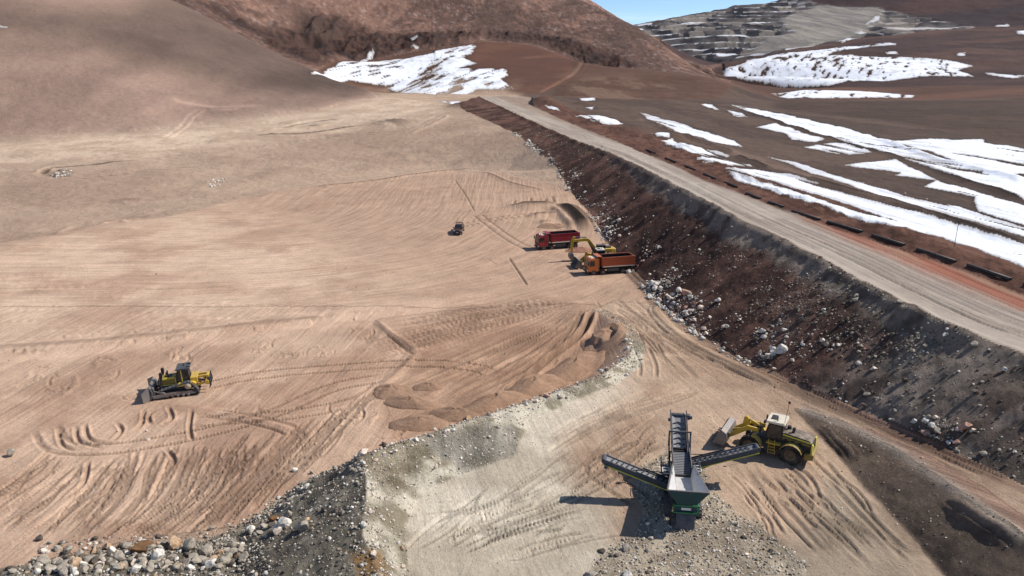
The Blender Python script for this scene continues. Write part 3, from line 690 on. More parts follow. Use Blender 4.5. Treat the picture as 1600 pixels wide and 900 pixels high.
# ------------------------------------------------------------------ snow
SNOW = [
 ([(484, 117), (510, 108), (560, 98), (600, 95), (640, 91), (700, 76), (744, 69), (738, 84), (722, 90), (744, 99), (715, 107), (790, 108), (794, 118), (782, 124), (804, 139), (745, 140), (690, 147), (640, 146), (600, 134), (545, 125)], .006, .012),
 ([(492, 114), (530, 98), (582, 76), (585, 82), (534, 105)], .001, .02), ([(640, 60), (660, 55), (660, 58), (644, 63)], .001, .02), ([(640, 74), (655, 73), (652, 77)], .001, .02),
 ([(1128, 112), (1165, 98), (1200, 88), (1250, 81), (1290, 77), (1340, 72), (1345, 75), (1300, 83), (1290, 88), (1330, 86), (1400, 89), (1470, 93), (1522, 103), (1495, 110), (1522, 120), (1400, 125), (1300, 133), (1222, 136), (1190, 128), (1150, 122)], .006, .012),
 ([(1205, 146), (1260, 141), (1350, 143), (1430, 149), (1425, 153), (1230, 154)], .002, .02),
 ([(1340, 73), (1400, 68), (1400, 71), (1345, 75)], .001, .02), ([(1384, 81), (1400, 80), (1404, 85), (1386, 85)], .001, .02), ([(1496, 84), (1508, 82), (1508, 87), (1497, 88)], .001, .02), ([(1540, 114), (1600, 118), (1650, 122), (1650, 126), (1600, 123), (1545, 117)], .001, .02),
 ([(1585, 48), (1640, 50), (1640, 54), (1590, 53)], .001, .02), ([(1555, 40), (1576, 38), (1578, 41), (1556, 42)], .001, .02), ([(1310, 65), (1322, 60), (1345, 57), (1330, 62), (1315, 68)], .003, .01), ([(1358, 34), (1378, 20), (1372, 32), (1350, 40)], .0015, .01),
 ([(1140, 163), (1200, 174), (1302, 196), (1370, 215), (1453, 241), (1600, 277), (1700, 300), (1700, 345), (1600, 312), (1453, 261), (1367, 233), (1272, 207), (1181, 178)], .004, .02),
 ([(1182, 199), (1212, 192), (1248, 205), (1290, 217), (1272, 222), (1236, 218), (1226, 208)], .003, .015), ([(1256, 230), (1310, 220), (1325, 226), (1365, 238), (1310, 241)], .003, .015), ([(1300, 239), (1352, 231), (1355, 240), (1320, 241)], .002, .015),
 ([(1095, 163), (1110, 162), (1124, 172), (1116, 171)], .002, .01), ([(1135, 172), (1150, 175), (1175, 183), (1150, 182)], .002, .01),
 ([(1320, 258), (1400, 248), (1420, 261), (1470, 285), (1600, 322), (1700, 350), (1700, 385), (1600, 352), (1527, 330), (1523, 308), (1444, 292), (1462, 282), (1398, 274), (1410, 270), (1340, 262)], .004, .02),
 ([(1364, 215), (1400, 220), (1472, 217), (1490, 219), (1536, 217), (1538, 223), (1600, 233), (1700, 250), (1700, 285), (1600, 272), (1560, 268), (1490, 250), (1420, 228)], .004, .02),
 ([(1000, 176), (1030, 184), (1095, 204), (1150, 222), (1160, 230), (1125, 224), (1058, 206), (1010, 185)], .003, .015),
 ([(1198, 244), (1265, 260), (1320, 279), (1416, 302), (1490, 321), (1600, 356), (1700, 385), (1700, 400), (1600, 370), (1480, 335), (1397, 310), (1330, 290), (1262, 268)], .004, .015),
 ([(1130, 264), (1180, 265), (1235, 272), (1264, 281), (1330, 301), (1397, 320), (1500, 351), (1600, 382), (1700, 415), (1700, 450), (1600, 418), (1472, 371), (1378, 350), (1302, 328), (1211, 300), (1150, 282)], .005, .012),
 ([(1030, 220), (1050, 216), (1075, 226), (1120, 236), (1140, 243), (1135, 250), (1090, 240), (1050, 228)], .004, .008), ([(1088, 248), (1120, 246), (1160, 252), (1175, 260), (1140, 258), (1100, 254)], .003, .008), ([(1018, 208), (1045, 207), (1046, 215), (1025, 213)], .002, .01),
 ([(900, 182), (935, 180), (960, 186), (980, 192), (960, 195), (925, 190)], .003, .008), ([(850, 164), (870, 168), (875, 174), (860, 170)], .002, .01), ([(905, 154), (930, 153), (930, 157), (908, 157)], .001, .02), ([(915, 168), (928, 167), (925, 172)], .001, .02),
 ([(684, 157), (720, 158), (715, 162), (700, 161)], .001, .02),
 ([(0, 40), (12, 42), (10, 44), (0, 43)], .0008, .02), ([(1000, 30), (1010, 33), (1012, 37), (995, 36)], .001, .02),
]
snow_m = np.zeros((NV, NU), bool)
for k, (pts, jit, sc) in enumerate(SNOW):
    snow_m |= poly_mask(drape(pts), jit * .4, 300 + k, sc)
far_snow = (RR > 600)
holes = (fbm((XX - .5 * YY) / 5, (YY + .5 * XX) / 30, 4, 401) * 1.2 + .4 * ridged(XX / 26, YY / 60, 3, 402) > .50) & far_snow
holes |= (fbm((XX + .17 * YY) / 3.0, YY / 40.0, 3, 403) > .42) & ~far_snow
snow_m &= ~holes & ~road_m
sw = blur(snow_m.astype(float), 1, 2)
HT = HT + np.where(snow_m, sw * (.25 + .10 * fbm(XX / 3, YY / 5, 3, 404)), 0) * np.where(RR < 600, .45, 2.0)
sw2 = blur(snow_m.astype(float), 2, 2)
edge_t = np.clip((sw2 - .4) / .5, 0, 1)
sc_ = mixn(np.array((.82, .84, .88)), np.array((.60, .59, .60)), 1.2 * fbm((XX + .17 * YY) / 1.6, YY / 30, 4, 405) * (RR < 600) + fbm(XX / 6, YY / 9, 4, 406) * (RR >= 600), .02, .55)
ring = blur(snow_m.astype(float), 3, 2) * ~snow_m          # ground wet from the melt
T = T * (1 - .45 * np.clip(ring * 1.6, 0, 1))[..., None]
T = np.where(snow_m[..., None], sc_ * edge_t[..., None] + np.array((.46, .43, .40)) * (1 - edge_t[..., None]), T)

# ------------------------------------------------------------------ flow of the fine streaks (metres across, metres along, strength)
FL = np.zeros((NV, NU, 3))
def flow(mask, across, along, amp):
    FL[mask] = np.stack([across + 0 * XX, along + 0 * XX, amp + 0 * XX], -1)[mask]
x0, y0, _ = at_z(385, 322, -2.8)
fx, fy = np.maximum(XX - x0, 0), np.maximum(y0 - YY, 0)
graded = field_m & (YY > 108)
flow(graded, (fx ** 2.6 + fy ** 2.6 + 1e-6) ** (1 / 2.6) + .5 * n2, XX + YY, 1.0)
low = field_m & (YY <= 108)
flow(low, XX - .16 * YY + .5 * n2 + 1.5 * n3, YY, .8)
x1, y1, _ = at_z(925, 466, -2.9)
fanm = field_m & poly_mask(drape([(930, 475), (760, 480), (585, 500), (650, 552), (590, 610), (660, 690), (800, 640), (960, 590), (960, 520)]))
flow(fanm, np.arctan2(XX - x1, y1 - YY) * 34, np.hypot(XX - x1, YY - y1), 1.0)
flow(pad_m, XX + .22 * YY + .5 * n2, YY, .55)
flow(pad_m & (YY > 84), XX + .42 * YY + .5 * n2, YY, .9)
flow(track_m, XX + .40 * YY + .3 * n2, YY, 1.0)
flow(road_m, D_E + .2 * n2, S_E, .7)
flow(emb_m, S_E, D_E, .6)
flow(slope_m, YY - .4 * XX, XX + .4 * YY, .5)
flow(plain_m & (RR < 650), XX + .12 * YY + .6 * n2, YY, .5)

# ------------------------------------------------------------------ materials
def new_mat(name):
    m = bpy.data.materials.new(name)
    m.use_nodes = True
    return m, m.node_tree, m.node_tree.nodes['Principled BSDF']
def soil_mat(name, grain=2.2, bump=.35, dist=.10, var=.28, rough=.95, streak=1.0):
    m, nt, b = new_mat(name)
    N, L = nt.nodes.new, nt.links.new
    b.inputs['Roughness'].default_value = rough
    b.inputs['Specular IOR Level'].default_value = .12
    at = N('ShaderNodeAttribute'); at.attribute_name = 'tint'
    geo = N('ShaderNodeNewGeometry')
    n1_ = N('ShaderNodeTexNoise'); n1_.inputs['Scale'].default_value = grain; n1_.inputs['Detail'].default_value = 7; n1_.inputs['Roughness'].default_value = .76
    n2_ = N('ShaderNodeTexNoise'); n2_.inputs['Scale'].default_value = grain * .11; n2_.inputs['Detail'].default_value = 6; n2_.inputs['Roughness'].default_value = .6
    L(geo.outputs['Position'], n1_.inputs['Vector']); L(geo.outputs['Position'], n2_.inputs['Vector'])
    fa = N('ShaderNodeAttribute'); fa.attribute_name = 'flow'
    sx = N('ShaderNodeSeparateXYZ'); L(fa.outputs['Vector'], sx.inputs[0])
    mul = N('ShaderNodeVectorMath'); mul.operation = 'MULTIPLY'; mul.inputs[1].default_value = (1.0, .035, 0)
    L(fa.outputs['Vector'], mul.inputs[0])
    n3_ = N('ShaderNodeTexNoise'); n3_.inputs['Scale'].default_value = 1.15; n3_.inputs['Detail'].default_value = 5; n3_.inputs['Roughness'].default_value = .62
    L(mul.outputs[0], n3_.inputs['Vector'])
    def math_(op, a, b_):
        q = N('ShaderNodeMath'); q.operation = op
        for k, v in enumerate((a, b_)):
            if isinstance(v, (int, float)): q.inputs[k].default_value = v
            else: L(v, q.inputs[k])
        return q.outputs[0]
    s = math_('MULTIPLY', math_('SUBTRACT', n3_.outputs['Fac'], .5), math_('MULTIPLY', sx.outputs['Z'], streak))
    f = math_('ADD', math_('MULTIPLY', math_('SUBTRACT', n1_.outputs['Fac'], .5), var * 2.2), math_('MULTIPLY', math_('SUBTRACT', n2_.outputs['Fac'], .5), var * 1.6))
    f = math_('ADD', math_('ADD', f, math_('MULTIPLY', s, .95)), 1.0)
    vm = N('ShaderNodeVectorMath'); vm.operation = 'SCALE'
    L(at.outputs['Color'], vm.inputs[0]); L(f, vm.inputs['Scale'])
    L(vm.outputs[0], b.inputs['Base Color'])
    hgt = math_('ADD', math_('MULTIPLY', n1_.outputs['Fac'], 1.0), math_('MULTIPLY', s, 1.6))
    bp = N('ShaderNodeBump'); bp.inputs['Strength'].default_value = bump; bp.inputs['Distance'].default_value = dist
    L(hgt, bp.inputs['Height']); L(bp.outputs['Normal'], b.inputs['Normal'])
    return m
M_DIRT = soil_mat('trampled_dirt', 2.6, .9, .18, .36)
M_ROAD = soil_mat('road_gravel', 3.0, .6, .10, .26)
M_FILL = soil_mat('raw_fill', 1.9, 1.0, .40, .65, streak=.8)
M_GRAVEL = soil_mat('crushed_rock', 3.2, 1.0, .30, .5)
M_HILL = soil_mat('hill_gravel', .35, .8, .9, .30)
M_ROCK = soil_mat('mountain_rock', .20, .8, 3.2, .45)
M_MINE = soil_mat('mine_rock', .06, .8, 6.0, .38)
M_PLAIN = soil_mat('volcanic_plain', .9, .8, .25, .22)
M_SNOW = soil_mat('old_snow', .5, .7, .35, .16, rough=.7)

# ------------------------------------------------------------------ the ground as meshes, one per region
REG = np.zeros((NV, NU), int)                      # 0 desert ground
REG[plain_m & (RR < 1000)] = 1
REG[far_r & ~lhill_m] = 1
REG[(RR > 900) & (ub > .19)[None, :]] = 2          # far slopes
REG[lhill_m] = 3
REG[rockmt_m] = 4
REG[mine_m] = 5
REG[pad_m | field_m] = 6
REG[bank | (slope_m)] = 7
REG[emb_m] = 8
REG[road_m] = 9
REG[track_m & ~emb_m & ~slope_m] = 10
REG[snow_m] = 11
IDS = [('desert_ground', M_HILL), ('volcanic_plain', M_PLAIN), ('far_slopes', M_ROCK), ('smooth_hill', M_HILL), ('rocky_mountain', M_ROCK), ('open_pit_terraces', M_MINE), ('graded_ground', M_DIRT),
       ('gravel_bank', M_GRAVEL), ('road_embankment', M_FILL), ('haul_road', M_ROAD), ('access_track', M_DIRT), ('snow', M_SNOW)]
def np_mesh(name, co, faces, nv_per):
    me = bpy.data.meshes.new(name)
    me.vertices.add(len(co)); me.vertices.foreach_set('co', np.ascontiguousarray(co, np.float32).ravel())
    me.loops.add(faces.size); me.loops.foreach_set('vertex_index', np.ascontiguousarray(faces, np.int32).ravel())
    me.polygons.add(len(faces)); me.polygons.foreach_set('loop_start', np.arange(0, faces.size, nv_per, dtype=np.int32))
    return me
def finish_mesh(me, smooth=True):
    me.polygons.foreach_set('use_smooth', np.full(len(me.polygons), smooth))
    me.update(calc_edges=True)
REGf = REG[:-1, :-1]
co_all = np.stack([XX, YY, HT], -1).reshape(-1, 3)
idx = np.arange(NV * NU).reshape(NV, NU)
quads = np.stack([idx[:-1, :-1], idx[:-1, 1:], idx[1:, 1:], idx[1:, :-1]], -1)
quads = quads[..., ::-1]
for k, (nm, mt) in enumerate(IDS):
    q_ = quads[REGf == k]
    if not len(q_): continue
    used, inv = np.unique(q_, return_inverse=True)
    me = np_mesh(nm, co_all[used], inv.reshape(-1, 4), 4)
    a = me.attributes.new('tint', 'FLOAT_COLOR', 'POINT')
    a.data.foreach_set('color', np.concatenate([T.reshape(-1, 3)[used], np.ones((len(used), 1))], 1).astype(np.float32).ravel())
    a = me.attributes.new('flow', 'FLOAT_VECTOR', 'POINT')
    a.data.foreach_set('vector', FL.reshape(-1, 3)[used].astype(np.float32).ravel())
    finish_mesh(me)
    me.materials.append(mt)
    ob = bpy.data.objects.new(nm, me); COL.objects.link(ob)
    ob['kind'] = 'stuff' if nm == 'snow' else 'structure'
    if nm == 'snow':
        ob['label'] = 'white wind-blown snow lying in strips and patches on the brown plain and slopes'; ob['category'] = 'snow'

# ------------------------------------------------------------------ stones: boulders one by one, rubble by the thousand
def rock_mat():
    m, nt, b = new_mat('stone')
    N, L = nt.nodes.new, nt.links.new
    b.inputs['Roughness'].default_value = .9; b.inputs['Specular IOR Level'].default_value = .15
    at = N('ShaderNodeAttribute'); at.attribute_name = 'tint'
    geo = N('ShaderNodeNewGeometry')
    n = N('ShaderNodeTexNoise'); n.inputs['Scale'].default_value = 3.5; n.inputs['Detail'].default_value = 8; n.inputs['Roughness'].default_value = .7
    L(geo.outputs['Position'], n.inputs['Vector'])
    r = N('ShaderNodeMapRange'); r.inputs['To Min'].default_value = .55; r.inputs['To Max'].default_value = 1.4; r.inputs['From Min'].default_value = .3; r.inputs['From Max'].default_value = .7
    L(n.outputs['Fac'], r.inputs['Value'])
    v = N('ShaderNodeVectorMath'); v.operation = 'SCALE'
    L(at.outputs['Color'], v.inputs[0]); L(r.outputs[0], v.inputs['Scale']); L(v.outputs[0], b.inputs['Base Color'])
    bp = N('ShaderNodeBump'); bp.inputs['Strength'].default_value = .7; bp.inputs['Distance'].default_value = .06
    L(n.outputs['Fac'], bp.inputs['Height']); L(bp.outputs['Normal'], b.inputs['Normal'])
    return m
M_STONE = rock_mat()
ROCKCOL = {'grey': C(156, 146, 131), 'dark': C(96, 87, 78), 'white': C(205, 198, 186), 'tan': C(172, 144, 116), 'brown': C(112, 84, 58), 'pale': C(214, 196, 178), 'pink': C(178, 140, 122)}
def boulder_mesh(kind, seed):
    r = random.Random(seed)
    bm = bmesh.new()
    bmesh.ops.create_icosphere(bm, subdivisions=2, radius=.56)
    planes = [(Vector((r.gauss(0, 1), r.gauss(0, 1), r.gauss(0, 1))).normalized(), r.uniform(.20, .42)) for _ in range(9)]
    for v in bm.verts:
        for n, d in planes:
            k = v.co.dot(n)
            if k > d: v.co -= n * (k - d)
        v.co += Vector((r.gauss(0, .012), r.gauss(0, .012), r.gauss(0, .012)))
    me = bpy.data.meshes.new('boulder_' + kind); bm.to_mesh(me); bm.free()
    a = me.attributes.new('tint', 'FLOAT_COLOR', 'POINT'); c = ROCKCOL[kind]
    a.data.foreach_set('color', np.tile(np.array([*c, 1.0], np.float32), len(me.vertices)))
    me.materials.append(M_STONE)
    return me
BM_ = {k: [boulder_mesh(k, 40 + 7 * i + j) for j in range(4)] for i, k in enumerate(ROCKCOL)}
def boulder(x, y, size, kind, label, group=None, sink=.22, squash=None, seed=None):
    r = random.Random(seed if seed is not None else int(abs(x * 131 + y * 977)))
    o = bpy.data.objects.new('boulder', r.choice(BM_[kind])); COL.objects.link(o)
    sz = squash or r.uniform(.7, .95)
    o.scale = (size * r.uniform(.95, 1.2), size * r.uniform(.8, 1.05), size * sz)
    o.location = (x, y, ground_z(x, y) + size * sz * (.45 - sink))
    o.rotation_euler = (r.uniform(-.3, .3), r.uniform(-.3, .3), r.uniform(0, 6.28))
    o['label'] = label; o['category'] = 'boulder'
    if group: o['group'] = group
    return o
def px_boulder(px, py, dpx, kind, label, group=None, **kw):
    x, y, z = drape([(px, py + dpx * .28)])[0]
    dist = Vector((x, y, z - CAM_H)).dot(Vector((0, CP, -SP)))
    return boulder(x, y, dpx * dist / FPX, kind, label, group, **kw)
GP = 'rocks dumped in the pile at the lower left corner'
NAMED = [
 (580, 770, 88, 'brown', 'tallest boulder of the lower left pile, dark brown and streaked'), (725, 752, 76, 'tan', 'rusty tan boulder at the back of the lower left rock pile'),
 (662, 803, 74, 'white', 'whitish upright boulder right of the dark brown boulder in the pile'), (790, 772, 74, 'grey', 'broad grey boulder just right of the rusty tan boulder'),
 (320, 842, 52, 'tan', 'sandy coloured block in the middle of the left rock pile'), (190, 828, 66, 'grey', 'big grey boulder at the left end of the rock pile'),
 (45, 390, 46, 'grey', 'lone grey rock with a shadow on the flat at the far left edge'), (1252, 690, 74, 'grey', 'large grey boulder lodged in the dark gravel slope above the pile'),
 (1185, 672, 62, 'white', 'white crusted slab between the dark gravel slope and the tracked flat'), (1132, 660, 48, 'brown', 'brown block at the foot of the dark gravel slope'),
 (615, 332, 16, 'pale', 'pale stone lying on the curved crawler track below the bulldozer'), (606, 299, 15, 'pale', 'small pale stone just above the curved crawler track'),
 (1220, 460, 26, 'white', 'single white stone on the flat left of the berm crest'), (165, 742, 32, 'dark', 'dark clod on the flat above the left end of the rock pile'), (46, 876, 42, 'grey', 'grey rock set apart left of the pile in the bottom corner')]
for zx, zy, s, k, lab in NAMED:
    px_boulder(zx * .3778, 560 + zy * .3778, s * .3778, k, lab)
for zx, zy, s, k, lab in [(615, 245, 34, 'tan', 'round tan boulder between the dirt heaps and the berm'), (890, 172, 27, 'pale', 'pale boulder sitting on the berm crest near its middle'), (1162, 48, 32, 'white', 'white boulder near the far end of the berm'),
                     (940, 150, 26, 'pink', 'pinkish boulder on the berm crest right of the pale one'), (178, 385, 56, 'pale', 'large crumbling whitish boulder on top of the dark gravel slope'), (268, 350, 32, 'dark', 'dark rock next to the large whitish boulder on the berm'),
                     (1125, 888, 52, 'grey', 'grey boulder at the bottom edge below the crusher'), (1270, 882, 52, 'white', 'light boulder at the bottom edge of the gravel heap'), (1270, 780, 42, 'grey', 'grey rock at the left rim of the crusher gravel'), (1163, 790, 36, 'dark', 'dark rock on the pad left of the crusher gravel')]:
    px_boulder(500 + zx * .3778, 560 + zy * .3778, s * .3778, k, lab)
PILE = [(865, 782, 62), (825, 826, 62), (866, 842, 60), (500, 812, 58), (460, 790, 52), (702, 826, 56), (618, 782, 52), (526, 766, 38), (212, 866, 60), (266, 862, 52), (370, 822, 46), (416, 850, 46), (280, 792, 46), (440, 772, 40), (350, 864, 46),
        (480, 862, 50), (560, 862, 50), (620, 862, 46), (540, 832, 42), (750, 832, 42), (905, 802, 42), (940, 792, 40), (930, 832, 40), (1045, 696, 42), (1092, 690, 42), (1150, 704, 50), (1030, 712, 36), (970, 762, 36), (1000, 772, 32), (150, 856, 44), (235, 828, 44),
        (120, 868, 36), (180, 790, 34), (240, 780, 36), (390, 790, 34), (585, 830, 46), (660, 848, 40), (790, 852, 44), (730, 862, 40), (900, 856, 40), (960, 846, 36), (985, 810, 30), (420, 815, 38), (470, 832, 38), (310, 870, 40), (1075, 715, 30), (1010, 742, 26),
        (1120, 690, 30), (1200, 640, 28), (1230, 535, 26), (1355, 466, 20), (1290, 470, 22), (1180, 600, 24), (1230, 560, 20), (330, 800, 34), (300, 825, 40), (250, 845, 38), (520, 850, 34)]
rp_ = random.Random(3)
for i in range(70):
    u = rp_.random(); PILE.append((130 + 900 * u, 880 - 60 * rp_.random() - 70 * max(0, u - .5), rp_.uniform(24, 44)))
WORD = {'grey': 'plain grey', 'dark': 'dark grey', 'white': 'whitish', 'tan': 'sandy tan', 'brown': 'brown', 'pale': 'pale buff', 'pink': 'pinkish'}
for i, (zx, zy, s) in enumerate(PILE):
    k = ('grey', 'grey', 'white', 'grey', 'pale', 'dark', 'tan')[i % 7 if i % 3 else 0]
    px_boulder(zx * .3778, 560 + zy * .3778, s * .38, k, WORD[k] + ' rock packed among others in the ' + ('left end' if zx < 360 else 'middle' if zx < 660 else 'right part') + ' of the lower left rock pile', GP)

ICO = None
def scatter(name, mask, n, size, cols, weights, label, seed, big=0, big_label=None, big_group=None, sink=.35, wfield=None):
    """n stones on the masked ground, merged; the largest `big` of them become boulders of their own"""
    global ICO
    g = np.random.default_rng(seed)
    ii, jj = np.nonzero(mask[:-1, :-1])
    area = RR[ii, jj] ** 2 * (vb[ii + 1] - vb[ii]) * (ub[jj + 1] - ub[jj])
    if wfield is not None: area = area * wfield[ii, jj]
    pick = g.choice(len(ii), n, p=area / area.sum())
    i, j = ii[pick], jj[pick]
    lu = ub[j] + g.random(n) * (ub[j + 1] - ub[j]); lv = vb[i] + g.random(n) * (vb[i + 1] - vb[i]); r = np.exp(lv)
    x, y = r * np.sin(lu), r * np.cos(lu)
    z = HT[i, j]
    s = np.clip(np.exp(g.normal(math.log(size[0]), size[1], n)), size[0] * .4, size[2])
    order = np.argsort(-s / np.hypot(r, CAM_H))
    kinds = list(cols); kk = g.choice(len(kinds), n, p=np.array(weights) / sum(weights))
    for q in order[:big]:
        boulder(x[q], y[q], float(s[q]) * 1.1, kinds[kk[q]], WORD[kinds[kk[q]]] + big_label + (' near its close right end' if r[q] < 72 else ' beside the access track' if r[q] < 100 else ' near the dump trucks' if r[q] < 150 else ' far beyond the trucks'), big_group, sink=.2, seed=int(q))
    keep = order[big:]; n = len(keep)
    x, y, z, s, kk = x[keep], y[keep], z[keep], s[keep], kk[keep]
    if ICO is None:
        bm = bmesh.new(); bmesh.ops.create_icosphere(bm, subdivisions=1, radius=.5)
        ICO = (np.array([v.co[:] for v in bm.verts]), np.array([[v.index for v in f.verts] for f in bm.faces])); bm.free()
    V, F = ICO
    A = g.normal(0, 1, (n, 3, 3)); Q, _ = np.linalg.qr(A)
    sc = s[:, None] * g.uniform(.6, 1.15, (n, 3))
    P_ = np.einsum('nij,kj->nki', Q * sc[:, None, :], V) * (1 + g.normal(0, .13, (n, len(V), 1)))
    P_[:, :, 2] *= .8
    P_ += np.stack([x, y, z + s * (.5 - sink)], -1)[:, None, :]
    FF = F[None] + (np.arange(n) * len(V))[:, None, None]
    me = np_mesh(name, P_.reshape(-1, 3), FF.reshape(-1, 3), 3)
    tint = np.array([ROCKCOL[k] for k in kinds])[kk] * g.uniform(.7, 1.2, (n, 1))
    a = me.attributes.new('tint', 'FLOAT_COLOR', 'POINT')
    a.data.foreach_set('color', np.concatenate([np.repeat(tint, len(V), 0), np.ones((n * len(V), 1))], 1).astype(np.float32).ravel())
    finish_mesh(me, False); me.materials.append(M_STONE)
    o = bpy.data.objects.new(name, me); COL.objects.link(o)
    o['kind'] = 'stuff'; o['label'] = label; o['category'] = 'rubble'
    return o
D_T, S_T, _ = pl_dist(TOE)
toe_band = emb_m & (D_T < 5.0) & (RR < 215) & (RR > 55)
clump = np.clip(fbm(XX / 7, YY / 7, 3, 501) * 2.2 + .35, 0.02, 1)
scatter('toe_rubble', (toe_band | ((D_T < 1.2) & (RR < 300) & (RR > 80))), 3600, (.28, .5, 1.5), ['white', 'pale', 'grey', 'pink'], [7, 3, 2, .6], 'pale broken stones heaped along the foot of the road embankment', 1, 130,
        ' boulder in the stones along the embankment foot', 'pale boulders along the foot of the embankment', wfield=clump * np.exp(-(D_T / 2.6)) * (1 + (RR > 80) * 1.5))
scatter('embankment_rubble', emb_m & (RR < 130), 10000, (.16, .5, .62), ['dark', 'grey', 'white', 'pink'], [8, 6, .9, .6], 'dark crushed rock strewn over the face of the road embankment', 2, 60,
        ' rock on the dark embankment face', 'rocks on the embankment face', wfield=np.clip(clump, .15, 1) * np.clip(sstep(135, 60, RR), .12, 1))
scatter('embankment_rubble', emb_m & (RR >= 120) & (RR < 300), 1500, (.30, .4, .9), ['dark', 'grey', 'white'], [5, 4, 1.2], 'dark stones on the distant face of the road embankment', 3)
scatter('slope_rubble', outer_bank_m & (RR > 36) & (RR < 90), 6500, (.13, .5, .6), ['grey', 'dark', 'white', 'tan'], [6, 5, 2, .5], 'grey gravel covering the shaded slope of the pad berm', 4)
scatter('berm_rubble', inner_bank_m & (RR > 36), 3600, (.08, .6, .5), ['white', 'grey', 'pale', 'tan'], [4, 4, 3, 1], 'pale crumbled stone on the inner bank of the berm', 5)
scatter('crest_rubble', (D_C < 1.0) & (RR > 40) & (RR < 92), 900, (.16, .5, .7), ['grey', 'white', 'pale', 'dark'], [4, 3, 3, 1], 'loose stones along the crest of the berm', 6)
scatter('crusher_gravel', pile_m & (RR > 36), 8000, (.09, .5, .45), ['white', 'grey', 'pale', 'dark'], [3, 5, 3, 2], 'light oversize gravel spread around the crusher', 7)
scatter('pad_pebbles', pad_m & ~pile_m & (RR > 36) & (RR < 110), 2600, (.06, .5, .3), ['white', 'pale', 'grey', 'dark'], [3, 3, 3, 2], 'scattered pebbles on the pad', 8)
scatter('foot_rubble', poly_mask(drape([(20, 895), (60, 850), (300, 838), (400, 800), (470, 752), (480, 770), (410, 830), (420, 960), (0, 985)]), .01, 71, .03), 2600, (.16, .5, .7), ['grey', 'white', 'dark', 'tan'], [5, 3, 2, .6], 'small rocks filling the gaps of the lower left rock pile', 9)
scatter('flat_pebbles', field_m & (RR < 150), 500, (.09, .5, .35), ['pale', 'grey', 'dark'], [3, 2, 2], 'odd stones on the graded flat', 10)
scatter('pale_stones', poly_mask(drape([(78, 274), (96, 265), (112, 268), (108, 276), (86, 279)])), 160, (.5, .5, 1.2), ['grey', 'white', 'dark'], [3, 3, 2], 'cluster of grey and white stones in the shallow hollow on the plain at far left', 12)
scatter('pale_stones', poly_mask(drape([(318, 290), (332, 281), (352, 280), (350, 289), (330, 293)])), 45, (.5, .5, 1.1), ['white', 'pale'], [3, 1], 'scattered white stones lying on the plain above the graded field', 13)
scatter('slope_pebbles', slope_m & (RR > 36), 900, (.09, .4, .3), ['grey', 'dark', 'pale'], [3, 3, 1], 'small stones on the dark slope below the access track', 11)

# ------------------------------------------------------------------ heaps of tipped soil
def heap(px, py, w, d, h, rot, kind, label, group='heaps of soil tipped on the flat'):
    r = random.Random(int(px * 7 + py)); h = h * .68; w *= 1.15; d *= 1.15
    x0, y0, z0 = drape([(px, py)])[0]
    n, k = 40, 14
    V = [(0, 0, h)]; F = []
    ph = [r.uniform(0, 6.28) for _ in range(6)]
    for i in range(1, k + 1):
        t = i / k
        for j in range(n):
            a = 2 * math.pi * j / n
            rad = t * (1 + .10 * math.sin(2 * a + ph[0]) + .07 * math.sin(3 * a + ph[1]) + .04 * math.sin(7 * a + ph[2]) + r.gauss(0, .012))
            ux, uy = rad * math.cos(a) * w / 2, rad * math.sin(a) * d / 2
            zz_ = h * (1 - t ** 1.5) * (1 + .12 * math.sin(3 * a + 6 * t + ph[3])) + r.gauss(0, .03) * (1 - t)
            gx, gy = x0 + ux * math.cos(rot) - uy * math.sin(rot), y0 + ux * math.sin(rot) + uy * math.cos(rot)
            V.append((ux, uy, zz_ + (ground_z(gx, gy) - z0) * (t > .5) - (.10 if i == k else 0)))
    for j in range(n):
        F.append((0, 1 + j, 1 + (j + 1) % n))
    for i in range(k - 1):
        for j in range(n):
            a, b = 1 + i * n + j, 1 + i * n + (j + 1) % n
            F.append((a, a + n, b + n, b))
    me = bpy.data.meshes.new('soil_heap'); me.from_pydata(V, [], F)
    a = me.attributes.new('tint', 'FLOAT_COLOR', 'POINT'); c = kind
    cc = np.array([[*(c * r.uniform(.88, 1.12)), 1] for _ in V], np.float32)
    a.data.foreach_set('color', cc.ravel())
    a = me.attributes.new('flow', 'FLOAT_VECTOR', 'POINT')
    finish_mesh(me)
    me.materials.append(M_DIRT)
    o = bpy.data.objects.new('soil_heap', me); COL.objects.link(o)
    o.location = (x0, y0, z0); o.rotation_euler = (0, 0, rot)
    o['label'] = label; o['category'] = 'soil heap'; o['group'] = group
BROWN = C(166, 134, 110, K)
heap(655, 662, 5.2, 3.6, 1.1, .1, BROWN, 'brown soil heap nearest the berm, left of the tan boulder')
heap(712, 648, 5.0, 3.4, 1.1, -.1, BROWN, 'brown soil heap just above the tan boulder')
heap(612, 612, 4.4, 3.4, 1.0, .3, BROWN, 'leftmost brown soil heap on the flat')
heap(640, 630, 5.2, 3.2, 1.1, -.3, BROWN, 'brown soil heap between the leftmost heap and the berm')
heap(670, 604, 3.2, 2.4, .6, 0, BROWN, 'lowest small soil heap behind the group of heaps')
heap(775, 632, 8.5, 4.0, 1.9, .55, BROWN, 'long brown heap against the middle of the berm')
heap(835, 606, 9.0, 4.4, 1.9, .7, BROWN, 'long brown heap in the row along the berm, second from its far end')
heap(900, 575, 10.0, 5.0, 2.0, .9, BROWN, 'largest brown soil heap in the row along the berm')
heap(945, 530, 8.5, 5.0, 1.7, 1.1, BROWN, 'soil heap at the far end of the row along the berm')
heap(908, 392, 6.0, 3.5, 1.1, .1, C(170, 124, 104, K), 'pinkish soil heap beside the rear of the red dump truck')
heap(862, 354, 6.5, 3.0, .8, 0, BROWN, 'low brown windrow heap behind the red dump truck')

